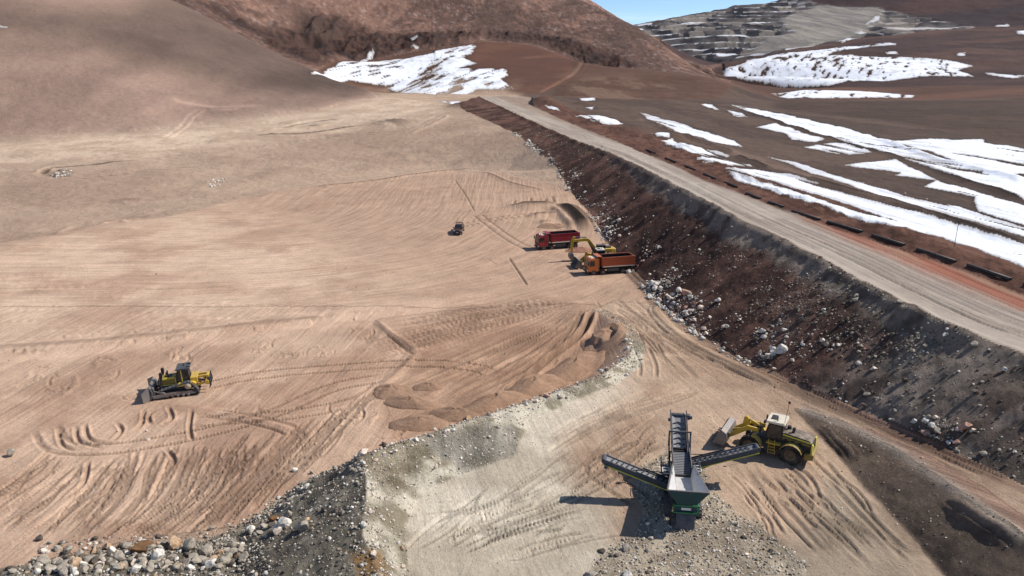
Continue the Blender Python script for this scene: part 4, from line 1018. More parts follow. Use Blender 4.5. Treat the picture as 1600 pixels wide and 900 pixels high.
# ------------------------------------------------------------------ machine building kit (x forward, y left, z up; metres)
def paint_mat(name, col, rough=.45, metal=0.0, dust=.35, spec=.4):
    m, nt, b = new_mat(name)
    N, L = nt.nodes.new, nt.links.new
    tcx = N('ShaderNodeTexCoord'); n = N('ShaderNodeTexNoise'); n.inputs['Scale'].default_value = 2.2; n.inputs['Detail'].default_value = 7; n.inputs['Roughness'].default_value = .7
    L(tcx.outputs['Object'], n.inputs['Vector'])
    geo = N('ShaderNodeNewGeometry'); sx = N('ShaderNodeSeparateXYZ'); L(geo.outputs['Normal'], sx.inputs[0])
    up = N('ShaderNodeMapRange'); up.inputs['From Min'].default_value = -.2; up.inputs['From Max'].default_value = 1.2; up.inputs['To Min'].default_value = -.06; up.inputs['To Max'].default_value = .16
    L(sx.outputs['Z'], up.inputs['Value'])
    ad = N('ShaderNodeMath'); ad.operation = 'ADD'; L(n.outputs['Fac'], ad.inputs[0]); L(up.outputs[0], ad.inputs[1])
    so = N('ShaderNodeSeparateXYZ'); L(tcx.outputs['Object'], so.inputs[0])           # dried mud thrown up from the ground
    lo = N('ShaderNodeMapRange'); lo.inputs['From Min'].default_value = .1; lo.inputs['From Max'].default_value = 1.5; lo.inputs['To Min'].default_value = .20; lo.inputs['To Max'].default_value = 0
    L(so.outputs['Z'], lo.inputs['Value']); ad2 = N('ShaderNodeMath'); ad2.operation = 'ADD'; L(ad.outputs[0], ad2.inputs[0]); L(lo.outputs[0], ad2.inputs[1]); ad = ad2
    mr = N('ShaderNodeMapRange'); mr.inputs['From Min'].default_value = .46; mr.inputs['From Max'].default_value = .78; mr.inputs['To Max'].default_value = dust
    L(ad.outputs[0], mr.inputs['Value'])
    mxx = N('ShaderNodeMixRGB'); mxx.inputs['Color1'].default_value = (*col, 1); mxx.inputs['Color2'].default_value = (.36, .27, .20, 1)
    L(mr.outputs[0], mxx.inputs['Fac']); L(mxx.outputs[0], b.inputs['Base Color'])
    b.inputs['Roughness'].default_value = rough; b.inputs['Metallic'].default_value = metal; b.inputs['Specular IOR Level'].default_value = spec
    return m
MY = paint_mat('yellow_paint', (.58, .37, .03), .5, 0, .6); MYD = paint_mat('yellow_mesh', (.22, .16, .025), .7)
MK = paint_mat('black_paint', (.014, .014, .016), .5, 0, .18); MKD = paint_mat('dark_steel', (.052, .064, .080), .6, .2, .25)
MST = paint_mat('worn_steel', (.17, .165, .165), .5, .4, .5); MRU = paint_mat('rubber', (.018, .018, .018), .9, 0, .3, .2)
MGL = paint_mat('cab_glass', (.012, .016, .02), .08, 0, .10, .6); MW = paint_mat('white_paint', (.74, .72, .66), .5, 0, .3); MHD = paint_mat('dusty_dark_hood', (.05, .045, .035), .6, 0, .9); MCR = paint_mat('cream_paint', (.70, .64, .50), .5, 0, .4)
MRD = paint_mat('red_paint', (.32, .018, .03), .45, 0, .4); MRDD = paint_mat('dark_red_paint', (.24, .012, .025), .45, 0, .25)
MOR = paint_mat('orange_paint', (.58, .16, .03), .45, 0, .4); MORB = paint_mat('rust_orange_paint', (.44, .10, .035), .55, 0, .4)
MTE = paint_mat('teal_paint', (.006, .048, .058), .45, 0, .14); MGR = paint_mat('green_paint', (.02, .17, .07), .45, 0, .15); MLY = paint_mat('lime_edge', (.66, .60, .07), .5, 0, .2)
MBE = paint_mat('conveyor_belt', (.19, .205, .225), .7, 0, .35); MCL = paint_mat('belt_cleats', (.03, .032, .035), .8, 0, .15); MPL = paint_mat('polished_plate', (.60, .59, .57), .45, .1, .4)
MLG = paint_mat('lamp_glass', (.75, .75, .72), .1, 0, .05); MHUB = paint_mat('hub_dust', (.42, .34, .24), .7, 0, .5); MRIM = paint_mat('olive_rim', (.13, .09, .045), .7, 0, .35); MBL = paint_mat('black_plastic_pipe', (.012, .012, .013), .5, 0, .15); MRL = paint_mat('maroon_paint', (.035, .008, .010), .35, 0, .15)

class MB:
    def __init__(s): s.v = []; s.f = []
    def add(s, V, F):
        o = len(s.v); s.v += [tuple(v) for v in V]; s.f += [tuple(i + o for i in f) for f in F]; return s
    def box(s, x0, x1, y0, y1, z0, z1, rot=None, piv=None, bev=.03):
        x0, x1 = min(x0, x1), max(x0, x1); y0, y1 = min(y0, y1), max(y0, y1); z0, z1 = min(z0, z1), max(z0, z1)
        b = min(bev, (x1 - x0) * .3, (y1 - y0) * .3, (z1 - z0) * .3)
        P = [(x0, z0 + b), (x0 + b, z0), (x1 - b, z0), (x1, z0 + b), (x1, z1 - b), (x1 - b, z1), (x0 + b, z1), (x0, z1 - b)]
        return s.prism(P, y0, y1, rot, piv)
    def prism(s, P, y0, y1, rot=None, piv=None):
        n = len(P); V = [(x, y0, z) for x, z in P] + [(x, y1, z) for x, z in P]
        F = [tuple(range(n))[::-1] if False else tuple(range(n)), tuple(range(2 * n - 1, n - 1, -1))] + [(i, i + n, (i + 1) % n + n, (i + 1) % n) for i in range(n)]
        if rot is not None:
            M = Matrix.Rotation(rot, 3, 'Y'); pv = Vector(piv or (0, 0, 0)); V = [M @ (Vector(v) - pv) + pv for v in V]
        return s.add(V, F)
    def hprism(s, P, z0, z1):
        n = len(P); V = [(x, y, z0) for x, y in P] + [(x, y, z1) for x, y in P]
        return s.add(V, [tuple(range(n)), tuple(range(2 * n - 1, n - 1, -1))] + [(i, i + n, (i + 1) % n + n, (i + 1) % n) for i in range(n)])
    def quad(s, a, b, c, d, t=.05):
        a, b, c, d = map(Vector, (a, b, c, d)); n = (b - a).cross(d - a).normalized() * t
        V = [a, b, c, d, a + n, b + n, c + n, d + n]
        return s.add(V, [(0, 1, 2, 3), (7, 6, 5, 4), (0, 4, 5, 1), (1, 5, 6, 2), (2, 6, 7, 3), (3, 7, 4, 0)])
    def tube(s, a, b, r, n=10, r2=None):
        a, b = Vector(a), Vector(b); d = (b - a).normalized(); u = d.orthogonal().normalized(); w = d.cross(u); r2 = r if r2 is None else r2
        V = []
        for c, q in ((a, r), (b, r2)):
            V += [c + (u * math.cos(2 * math.pi * i / n) + w * math.sin(2 * math.pi * i / n)) * q for i in range(n)]
        return s.add(V, [tuple(range(n))[::-1], tuple(range(n, 2 * n))] + [(i, (i + 1) % n, (i + 1) % n + n, i + n) for i in range(n)])
    def beam(s, a, b, w, h):
        """rectangular bar from a to b (w sideways, h up)"""
        a, b = Vector(a), Vector(b); d = (b - a).normalized(); sd = d.cross(Vector((0, 0, 1)))
        sd = sd.normalized() if sd.length > 1e-4 else Vector((0, 1, 0)); up = sd.cross(d).normalized(); V = []
        for c in (a, b):
            V += [c + sd * w / 2 * i + up * h / 2 * j for i, j in ((-1, -1), (1, -1), (1, 1), (-1, 1))]
        return s.add(V, [(3, 2, 1, 0), (4, 5, 6, 7)] + [(i, (i + 1) % 4, (i + 1) % 4 + 4, i + 4) for i in range(4)])
    def lathe(s, c, prof, n=28):
        """prof: (radius, y) pairs, turned about the y axis through c"""
        c = Vector(c); V = []; m = len(prof)
        for i in range(n):
            a = 2 * math.pi * i / n
            V += [c + Vector((r * math.cos(a), y, r * math.sin(a))) for r, y in prof]
        F = [(i * m + k, ((i + 1) % n) * m + k, ((i + 1) % n) * m + k + 1, i * m + k + 1) for i in range(n) for k in range(m - 1)]
        return s.add(V, F)
    def build(s, name, mat, parent, smooth=False):
        me = bpy.data.meshes.new(name); me.from_pydata(s.v, [], s.f)
        bm = bmesh.new(); bm.from_mesh(me); bmesh.ops.recalc_face_normals(bm, faces=bm.faces); bm.to_mesh(me); bm.free()
        if smooth: me.polygons.foreach_set('use_smooth', np.full(len(me.polygons), True))
        me.materials.append(mat); me.update()
        o = bpy.data.objects.new(name, me); COL.objects.link(o); o.parent = parent
        return o
def box(name, mat, par, *a, **k): return MB().box(*a, **k).build(name, mat, par)
def thing(name, label, cat, group=None):
    o = bpy.data.objects.new(name, None); COL.objects.link(o); o.empty_display_size = .5
    o['label'] = label; o['category'] = cat
    if group: o['group'] = group
    return o
def place(o, px, py, heading, sink=.05, z=None):
    x, y, zz_ = drape([(px, py)])[0]
    o.location = (x, y, zz_ - sink); o.rotation_euler = (0, 0, math.radians(heading))
    return o
def copy_tree(o, parent=None):
    c = o.copy(); COL.objects.link(c)
    if parent: c.parent = parent
    for ch in list(o.children): copy_tree(ch, c)
    return c
def wheel(par, x, y, r, w, side, rim_mat, lugs=0, name='wheel'):
    t = MB(); h = w / 2
    t.lathe((x, y, r), [(r * .55, -h * .9), (r * .86, -h), (r * .97, -h * .8), (r, -h * .4), (r, h * .4), (r * .97, h * .8), (r * .86, h), (r * .55, h * .9)])
    for i in range(lugs):
        for sg in (-1, 1):
            a = 2 * math.pi * (i + (.5 if sg > 0 else 0)) / lugs; p = Vector((x + math.cos(a) * r * 1.0, y + sg * h * .5, r + math.sin(a) * r * 1.0)); tn = Vector((-math.sin(a), 0, math.cos(a)))
            q = p + tn * r * .16 + Vector((0, -sg * h * .45, 0)); p2 = p + Vector((0, sg * h * .42, 0))
            t.tube(p2, q, r * .05, 4)
    wo = t.build(name, MRU, par, True)
    ri = MB().lathe((x, y + side * h * .55, r), [(.001, side * .10), (r * .18, side * .10), (r * .2, 0), (r * .40, -side * .06), (r * .52, side * .10), (r * .58, side * .14), (r * .56, -side * .05)], 20).build('rim', rim_mat, wo, True)
    return wo
def belt_track(par, circles, y, w, thick=.09, mat=MKD, pitch=.2):
    """closed crawler belt round circles given as (x, z, r) in order, with grouser bars"""
    pts = []
    n = len(circles)
    cl = circles
    hull = []
    for (x, z, r) in cl:
        for k in range(24):
            a = 2 * math.pi * k / 24; hull.append((x + r * math.cos(a), z + r * math.sin(a)))
    hull.sort()
    def half(p):
        h = []
        for q in p:
            while len(h) > 1 and (h[-1][0] - h[-2][0]) * (q[1] - h[-2][1]) - (h[-1][1] - h[-2][1]) * (q[0] - h[-2][0]) <= 0: h.pop()
            h.append(q)
        return h[:-1]
    P = half(hull) + half(hull[::-1])
    L = []
    for a, b in zip(P, P[1:] + P[:1]):
        d = math.hypot(b[0] - a[0], b[1] - a[1]); m = max(1, int(d / pitch))
        L += [(a[0] + (b[0] - a[0]) * k / m, a[1] + (b[1] - a[1]) * k / m) for k in range(m)]
    B = MB(); m = len(L); V = []
    for i in range(m):
        a, b = L[i - 1], L[(i + 1) % m]; tx, tz = b[0] - a[0], b[1] - a[1]; l = math.hypot(tx, tz) + 1e-9; nx, nz = tz / l, -tx / l
        o = thick + (.05 if i % 2 else 0)
        for yy, oo in ((y - w / 2, 0), (y - w / 2, o), (y + w / 2, o), (y + w / 2, 0)):
            V.append((L[i][0] + nx * oo, yy, L[i][1] + nz * oo))
    F = []
    for i in range(m):
        j = (i + 1) % m
        for k in range(4): F.append((i * 4 + k, i * 4 + (k + 1) % 4, j * 4 + (k + 1) % 4, j * 4 + k))
    B.add(V, F)
    return B.build('track_belt', mat, par)

# ------------------------------------------------------------------ bulldozer
def make_dozer():
    t = thing('bulldozer', 'yellow bulldozer with grey blade and rear ripper working alone on the tracked flat', 'bulldozer')
    for s in (1, -1):
        y = s * 1.15
        b = belt_track(t, [(1.55, .55, .42), (-1.75, .52, .40), (-1.15, 1.28, .40)], y, .62)
        fr = MB(); fr.prism([(1.7, .35), (1.6, .75), (-1.4, .72), (-1.9, .35)], y - .24, y + .30).build('track_frame', MST, t)
        for x in (1.0, .4, -.2, -.8, -1.3): fr_ = None
        MB().lathe((-1.15, y + s * .30, 1.28), [(.001, s * .08), (.20, s * .08), (.22, s * .04), (.30, s * .03), (.34, 0), (.36, -s * .1)], 22).build('sprocket', MHUB, t, True)
        ro = MB()
        for x in (1.1, .55, 0, -.55, -1.1): ro.lathe((x, y + s * .32, .30), [(.001, .04), (.13, .04), (.15, 0), (.15, -.1)], 12)
        ro.build('track_rollers', MST, t)
        ro2 = MB().lathe((1.55, y + s * .31, .55), [(.001, s * .05), (.16, s * .05), (.18, 0), (.36, 0), (.38, -s * .05)], 20).build('idler', MST, t, True)
        pa = MB(); pa.beam((.2, s * 1.55, .62), (2.55, s * 1.62, .45), .2, .3); pa.beam((1.3, s * 1.55, .75), (2.5, s * 1.3, 1.05), .12, .12); pa.build('push_arm', MST, t)
        li = MB(); li.tube((1.75, s * .75, 1.2), (1.55, s * .75, 2.75), .14, 10); li.tube((2.45, s * .72, .75), (1.75, s * .75, 1.25), .075, 8); li.box(1.45, 1.75, s * .75 - .17, s * .75 + .17, 2.35, 2.95); li.build('lift_cylinder', MK, t)
    MB().prism([(1.9, .75), (1.95, 1.35), (-1.9, 1.35), (-2.0, .75)], -.72, .72).build('chassis', MKD, t)
    MB().prism([(1.95, 1.3), (1.85, 2.05), (1.6, 2.15), (.1, 2.3), (.1, 1.3)], -.62, .62).build('engine_hood', MY, t)
    for s in (1, -1):
        p = MB(); p.quad((1.6, s * .64, 1.42), (.2, s * .64, 1.42), (.2, s * .64, 2.12), (1.55, s * .64, 1.98), s * .03).build('side_panel', MYD, t)
        f = MB()
        for a, b in (((1.72, 1.36), (.14, 1.36)), ((.14, 1.36), (.14, 2.22)), ((.14, 2.22), (1.62, 2.06)), ((1.62, 2.06), (1.72, 1.36))): f.beam((a[0], s * .68, a[1]), (b[0], s * .68, b[1]), .06, .09)
        f.build('panel_frame', MLY, t)
        fe = MB().prism([(.1, 1.42), (-.2, 1.62), (-1.7, 1.70), (-2.0, 1.50), (-2.0, 1.35), (.1, 1.3)], s * .7, s * 1.35).build('fender', MY, t)
    MB().box(1.93, 2.02, -.6, .6, 1.25, 2.0).build('radiator_grille', MK, t)
    e = MB(); e.tube((.95, .28, 2.15), (.95, .28, 3.0), .08); e.tube((1.15, -.28, 2.1), (1.15, -.28, 2.55), .11); e.box(.5, 1.3, -.3, .3, 2.15, 2.3); e.build('exhaust_stack', MK, t)
    cabp = MB().prism([(.05, 1.4), (.12, 2.3), (-.15, 3.1), (-1.25, 3.1), (-1.35, 1.4)], -.82, .82).build('cab', MK, t)
    MB().prism([(-.15, 1.5), (-.12, 2.35), (-.3, 2.98), (-1.15, 2.98), (-1.22, 1.75)], .80, .85).build('side_window', MGL, cabp)
    MB().prism([(-.15, 1.5), (-.12, 2.35), (-.3, 2.98), (-1.15, 2.98), (-1.22, 1.75)], -.85, -.80).build('side_window', MGL, cabp)
    pl_ = MB(); pl_.beam((-.58, .86, 1.55), (-.52, .86, 3.05), .06, .09); pl_.beam((-.58, -.86, 1.55), (-.52, -.86, 3.05), .06, .09); pl_.build('door_post', MLY, cabp)
    ro = MB(); ro.prism([(.05, 3.06), (-.05, 3.24), (-1.4, 3.26), (-1.45, 3.06)], -.95, .95); ro.build('cab_roof', MKD, cabp)
    li = MB(); li.box(-1.45, -1.15, .3, .6, 3.22, 3.42); li.box(-1.45, -1.15, -.6, -.3, 3.22, 3.42); li.tube((-.8, 0, 3.2), (-.8, 0, 3.55), .07); li.build('roof_lamps', MKD, cabp)
    MB().box(-2.15, -1.4, -.9, .9, 1.3, 2.05).build('fuel_tank', MY, t)
    # blade: curved shell with end plates
    b = MB(); prof = []
    for k in range(9):
        a = k / 8; prof.append((2.62 + .30 * (2 * a - 1) ** 2, .10 + 1.55 * a))
    P = prof + [(x - .10, z) for x, z in prof[::-1]]
    b.prism(P, -1.65, 1.65); b.prism([(2.95, .05), (2.98, .2), (2.8, .22), (2.78, .05)], -1.66, 1.66)
    bl = b.build('blade', MST, t)
    for s in (1, -1):
        MB().quad((2.85, s * 1.63, .05), (3.45, s * 2.18, .05), (3.55, s * 2.22, 1.25), (2.85, s * 1.63, 1.75), s * .07).build('end_plate', MST, bl)
    MB().prism([(2.42, .3), (2.6, .3), (2.6, 1.5), (2.42, 1.35)], -1.5, 1.5).build('blade_ribs', MKD, bl)
    # ripper
    r = MB(); r.beam((-2.0, .5, .95), (-3.1, .5, 1.25), .16, .22); r.beam((-2.0, -.5, .95), (-3.1, -.5, 1.25), .16, .22); r.box(-3.35, -2.95, -1.15, 1.15, 1.15, 1.55); r.beam((-2.05, .4, 1.9), (-3.15, .4, 1.95), .18, .22); r.beam((-2.05, -.4, 1.9), (-3.15, -.4, 1.95), .18, .22); r.box(-3.35, -3.05, -.6, .6, 1.5, 2.05)
    rp = r.build('ripper', MY, t)
    for y in (-.9, 0, .9):
        MB().prism([(-3.15, 1.9), (-3.45, 1.95), (-3.6, 1.0), (-3.35, .55), (-3.3, .62), (-3.38, 1.0)], y - .08, y + .08).build('ripper_shank', MKD, rp)
    c = MB(); c.tube((-2.0, .45, 1.75), (-3.0, .45, 1.35), .11); c.tube((-2.0, -.45, 1.75), (-3.0, -.45, 1.35), .11); c.build('ripper_cylinders', MK, rp)
    return t
dz = place(make_dozer(), 281, 613, 197)

# ------------------------------------------------------------------ wheel loader
def make_loader(label):
    t = thing('wheel_loader', label, 'wheel loader', 'wheel loaders working in the yard')
    MB().prism([(-.3, .75), (-.3, 1.75), (-.9, 1.9), (-3.35, 1.75), (-3.45, .95), (-2.9, .75)], -.78, .78).build('rear_frame', MK, t)
    h = MB(); h.prism([(-.85, 1.7), (-.9, 2.45), (-1.3, 2.52), (-3.2, 2.28), (-3.45, 2.05), (-3.45, 1.7)], -.74, .74); hd = h.build('engine_hood', MHD, t)
    for s in (1, -1):
        MB().quad((-.95, s * .76, 2.28), (-.95, s * .76, 2.40), (-3.38, s * .76, 2.14), (-3.38, s * .76, 2.02), s * .03).build('hood_stripe', MLY, hd)
        MB().quad((-1.0, s * .75, 1.72), (-3.35, s * .75, 1.55), (-3.35, s * .75, 1.90), (-1.0, s * .75, 2.16), s * .02).build('hood_side', MYD, hd)
        for k in range(3): MB().box(-1.45 - .6 * k, -1.15 - .6 * k, s * .775 - .02, s * .775 + .02, 1.72, 2.0 - .04 * k).build('hood_vent', MK, hd)
    g = MB()
    for k in range(4): g.box(-3.49, -3.44, -.6, .6, 1.15 + .22 * k, 1.25 + .22 * k)
    g.build('rear_grille', MK, t)
    cw = MB(); cw.prism([(-3.0, .65), (-3.0, 1.15), (-3.6, 1.3), (-3.75, 1.2), (-3.7, .75)], -1.2, 1.2); cw.build('counterweight', MYD, t)
    rl = MB(); rl.box(-3.58, -3.46, .68, 1.0, 1.2, 2.05); rl.box(-3.58, -3.46, -1.0, -.68, 1.2, 2.05); rl.build('rear_corner_post', MLY, t)
    MB().tube((-1.75, .2, 2.35), (-1.85, .2, 2.95), .12).build('exhaust_pipe', MK, t); MB().tube((-1.35, -.3, 2.4), (-1.35, -.3, 2.8), .16).build('air_intake', MK, t)
    c = MB(); c.prism([(.35, 1.35), (.42, 2.3), (.2, 3.2), (-1.0, 3.2), (-1.05, 1.6), (-.7, 1.35)], -.80, .80); cb = c.build('cab', MK, t)
    for s in (1, -1): MB().prism([(.2, 1.75), (.26, 2.3), (.08, 3.05), (-.85, 3.05), (-.88, 1.95)], s * .79, s * .83).build('side_window', MGL, cb)
    MB().quad((.40, .7, 1.8), (.40, -.7, 1.8), (.24, -.68, 3.1), (.24, .68, 3.1), .03).build('windshield', MGL, cb)
    r = MB(); r.prism([(.45, 3.2), (.40, 3.38), (-1.1, 3.40), (-1.15, 3.2)], -.92, .92); rf = r.build('cab_roof', MCR, cb)
    MB().box(-.35, .15, -.45, .40, 3.37, 3.44).build('roof_hatch', MK, rf)
    MB().tube((-.45, .55, 3.38), (-.45, .55, 3.75), .05).build('beacon', MK, rf)
    a = MB(); a.tube((-1.05, .7, 3.3), (-1.25, .7, 5.4), .02, 6); an = a.build('whip_antenna', MK, t); MB().box(-1.36, -1.16, .66, .76, 5.3, 5.5).build('antenna_flag', MK, an)
    st = MB()
    for k in range(4): st.box(-.55 + .02 * k, -.1 + .02 * k, .9, 1.25, .55 + .28 * k, .60 + .28 * k)
    st.beam((-.6, 1.25, .5), (-.5, 1.25, 1.9), .04, .04); st.beam((-.02, 1.25, .5), (-.02, 1.25, 1.9), .04, .04); st.box(-1.0, .2, .8, 1.28, 1.45, 1.52); st.build('access_ladder', MY, t)
    MB().box(-1.0, -.1, -1.2, -.8, .7, 1.4).build('fuel_tank', MYD, t)
    MB().prism([(-.35, .7), (-.2, 1.5), (.5, 1.7), (1.5, 1.5), (2.2, .95), (2.2, .6), (.2, .55)], -.5, .5).build('front_frame', MKD, t)
    for s in (1, -1):
        for x in (1.55, -1.9):
            wheel(t, x, s * 1.13, .86, .68, s, MRIM, 18)
        f = MB()
        for k in range(7):
            a0, a1 = math.radians(20 + 20 * k), math.radians(40 + 20 * k); R_ = .98
            f.quad((-1.9 + R_ * math.cos(a0), s * .80, .86 + R_ * math.sin(a0)), (-1.9 + R_ * math.cos(a1), s * .80, .86 + R_ * math.sin(a1)), (-1.9 + R_ * math.cos(a1), s * 1.5, .86 + R_ * math.sin(a1)), (-1.9 + R_ * math.cos(a0), s * 1.5, .86 + R_ * math.sin(a0)), .04)
        f.build('rear_fender', MYD, t)
        f = MB()
        for k in range(4):
            a0, a1 = math.radians(95 + 22 * k), math.radians(117 + 22 * k); R_ = 1.0
            f.quad((1.55 + R_ * math.cos(a0), s * .80, .86 + R_ * math.sin(a0)), (1.55 + R_ * math.cos(a1), s * .80, .86 + R_ * math.sin(a1)), (1.55 + R_ * math.cos(a1), s * 1.5, .86 + R_ * math.sin(a1)), (1.55 + R_ * math.cos(a0), s * 1.5, .86 + R_ * math.sin(a0)), .04)
        f.build('front_fender', MY, t)
        la = MB(); la.prism([(.75, 2.0), (.70, 2.3), (2.0, 2.35), (3.35, 1.35), (3.6, .95), (3.4, .85), (1.9, 1.95)], s * .62 - .09, s * .62 + .09); la.build('lift_arm', MY, t)
        lc = MB(); lc.tube((.9, s * .5, 1.1), (2.0, s * .5, 2.0), .10); lc.build('lift_cylinder', MKD, t)
        hl = MB(); hl.box(.75, .95, s * .95 - .15, s * .95 + .15, 2.15, 2.45); hl.beam((.8, s * .95, 1.7), (.8, s * .95, 2.2), .06, .06); hl.build('headlight', MK, t)
        MB().beam((.45, s * .85, 2.7), (.75, s * 1.15, 2.75), .05, .05).box(.7, .8, s * 1.15 - .14, s * 1.15 + .14, 2.45, 2.95).build('mirror', MK, t)
    z = MB(); z.prism([(1.9, 2.35), (2.2, 2.95), (2.45, 2.9), (2.6, 1.9), (2.4, 1.6)], -.16, .16); z.beam((2.35, 0, 1.7), (3.4, 0, 1.35), .12, .14); z.tube((.75, 0, 2.15), (2.3, 0, 2.8), .11); z.build('bucket_linkage', MY, t)
    # bucket: open scoop
    b = MB(); prof = [(4.75, .35), (3.85, .30), (3.55, .55), (3.45, 1.0), (3.6, 1.5), (4.05, 1.75)]
    inn = [(4.75, .39), (3.88, .38), (3.64, .60), (3.55, 1.0), (3.68, 1.43), (4.08, 1.66)]
    n = len(prof)
    for i in range(n - 1):
        b.prism([prof[i], prof[i + 1], inn[i + 1], inn[i]], -1.55, 1.55)
    for s in (1, -1): b.prism(prof + [(4.35, 1.35)], s * 1.55 - .03, s * 1.55 + .03)
    bo = b.build('bucket', MST, t)
    te = MB()
    for k in range(8): te.box(4.7, 4.98, -1.5 + k * .415, -1.38 + k * .415, .32, .42)
    te.build('bucket_teeth', MKD, bo)
    return t
ld = make_loader('yellow wheel loader with cream cab roof parked beside the crusher')
place(ld, 1203, 705, 149)
ld2 = copy_tree(ld); ld2['label'] = 'yellow wheel loader half hidden behind the orange dump truck'
place(ld2, 934, 416, 190)

# ------------------------------------------------------------------ mobile screening plant
def conveyor(par, a, b, w, name, depth=.32, chev=.55, belt_mat=MBE):
    """belt conveyor from tail a to head b: two side frames, belt, V cleats, head drum, underside stringer"""
    a, b = Vector(a), Vector(b); d = (b - a); L = d.length; d.normalize(); sd = Vector((-d.y, d.x, 0)).normalized(); up = d.cross(sd)
    if up.z < 0: up = -up
    fr = MB()
    for s in (1, -1): fr.beam(a + sd * s * w * .5, b + sd * s * w * .5, .09, depth)
    k = 0
    while k * .9 < L: fr.beam(a + d * k * .9 - up * .12 + sd * w * .5, a + d * k * .9 - up * .12 - sd * w * .5, .07, .07); k += 1
    root = fr.build(name, MTE if False else MKD, par)
    bt = MB(); nseg = 2
    prof = [(-.44, .12), (-.22, .02), (.22, .02), (.44, .12)]
    V = []
    for q in (a, b):
        for o, h in prof: V.append(q + sd * o * w + up * h)
        for o, h in prof: V.append(q + sd * o * w + up * (h - .05))
    F = [(i, i + 1, i + 9, i + 8) for i in range(3)] + [(i + 4, i + 12, i + 13, i + 5) for i in range(3)]
    bt.add(V, F); belt = bt.build('belt', belt_mat, root)
    ch = MB(); n = int(L / chev)
    for i in range(n):
        m = a + d * (i + .3) * chev + up * .06
        for s in (1, -1): ch.beam(m, m + sd * s * w * .38 - d * .22 + up * .07, .07, .05)
    ch.build('cleats', MCL, belt)
    idl = MB(); q_ = .5
    while q_ < L - .3: idl.tube(a + d * q_ - up * .20 + sd * w * .52, a + d * q_ - up * .20 - sd * w * .52, .06, 8); q_ += .6
    idl.build('idler_rollers', MST, root)
    MB().tube(b + sd * w * .46, b - sd * w * .46, .20, 14).tube(b + sd * w * .46 - up * .3 - d * .3, b + sd * (w * .46 + .25) - up * .3 - d * .3, .14, 10).build('head_drum', MKD, root)
    return root, (d, sd, up)
def make_screen():
    t = thing('screening_plant', 'dark green mobile screening plant with feed hopper and three belt conveyors', 'crusher')
    for s in (1, -1):
        y = s * 1.15
        belt_track(t, [(1.6, .45, .36), (-1.9, .45, .36)], y, .45)
        MB().prism([(1.7, .3), (1.5, .65), (-1.8, .65), (-2.0, .3)], y - .16, y + .16).build('track_frame', MKD, t)
        MB().box(-3.0, 2.9, s * .75 - .08, s * .75 + .08, .85, 1.25).build('chassis_rail', MTE, t)
        MB().beam((-2.8, s * 1.0, 1.2), (-2.6, s * 1.0, 2.4), .12, .14).beam((-1.2, s * 1.0, 1.1), (-1.2, s * 1.0, 2.4), .12, .14).beam((.6, s * .9, 1.0), (.6, s * .9, 2.4), .12, .14).beam((2.6, s * .8, 1.0), (2.6, s * .8, 2.9), .12, .14).build('support_legs', MK, t)
    # hopper: flared box, open on top
    zt, zb = 3.35, 2.25
    A = [(-4.0, 1.48), (-4.0, -1.48), (-.2, -.82), (-.2, .82)]; Bq = [(-3.75, .62), (-3.75, -.62), (-.2, -.60), (-.2, .60)]
    hp = MB()
    P = lambda q, z: (q[0], q[1], z)
    hp.quad(P(A[0], zt), P(A[1], zt), P(Bq[1], zb), P(Bq[0], zb), .06)
    hp.quad(P(A[1], zt), P(A[2], zt - .05), P(Bq[2], zb), P(Bq[1], zb), .06)
    hp.quad(P(A[3], zt - .05), P(A[0], zt), P(Bq[0], zb), P(Bq[3], zb), .06)
    ho = hp.build('hopper', MPL, t)
    out = MB(); e = .07
    out.quad((-4.0 - e, -1.5, zt), (-4.0 - e, 1.5, zt), (-3.75 - e, .66, zb - .1), (-3.75 - e, -.66, zb - .1), -.03)
    out.quad((-.2, -.82 - e, zt - .05), (-4.0, -1.48 - e, zt), (-3.75, -.62 - e, zb), (-.2, -.6 - e, zb), -.03)
    out.quad((-4.0, 1.48 + e, zt), (-.2, .82 + e, zt - .05), (-.2, .6 + e, zb), (-3.75, .62 + e, zb), -.03)
    out.build('hopper_shell', MTE, ho)
    rim = MB()
    for a, b in ((0, 1), (1, 2), (3, 0)): rim.beam(P(A[a], zt + .03 - (.05 if a in (2,) else 0)), P(A[b], zt + .03 - (.05 if b in (2, 3) else 0)), .10, .09)
    rim.build('hopper_rim', MST, ho)
    for s in (1, -1):
        MB().prism([(-1.6, 2.3), (-1.5, 3.4), (.2, 3.25), (.35, 2.3)], s * .93 + (.0 if s > 0 else -.05), s * .93 + (.05 if s > 0 else .0)).build('hopper_wing', MTE, t)
    MB().quad((-3.8, .6, 2.28), (-3.8, -.6, 2.28), (-.2, -.6, 2.34), (-.2, .6, 2.34), .05).build('feed_belt', MPL, t)
    MB().box(-.35, -.2, -.62, .62, 2.36, 2.55).build('feed_gate', MK, t)
    # screen deck rising behind the hopper
    dk = MB(); dk.quad((-.2, .62, 2.30), (-.2, -.62, 2.30), (2.4, -.62, 2.95), (2.4, .62, 2.95), .05); deck = dk.build('screen_deck', MBE, t)
    mesh = MB()
    for k in range(14): mesh.beam((-.05 + k * .18, -.6, 2.40 + k * .045), (-.05 + k * .18, .6, 2.40 + k * .045), .04, .03)
    mesh.build('screen_bars', MKD, deck)
    for s in (1, -1):
        MB().quad((-.2, s * .68, 2.1), (2.5, s * .68, 2.7), (2.5, s * .68, 3.35), (-.2, s * .68, 2.95), .06).build('screen_side', MST, t)
    MB().box(.5, 2.3, -.95, .95, 1.25, 2.2).build('engine_box', MTE, t)
    # tail conveyor to the far end
    cv, (d, sd, up) = conveyor(t, (2.2, 0, 2.35), (6.0, 0, 4.5), 1.15, 'tail_conveyor', .34, .5)
    gu = MB()
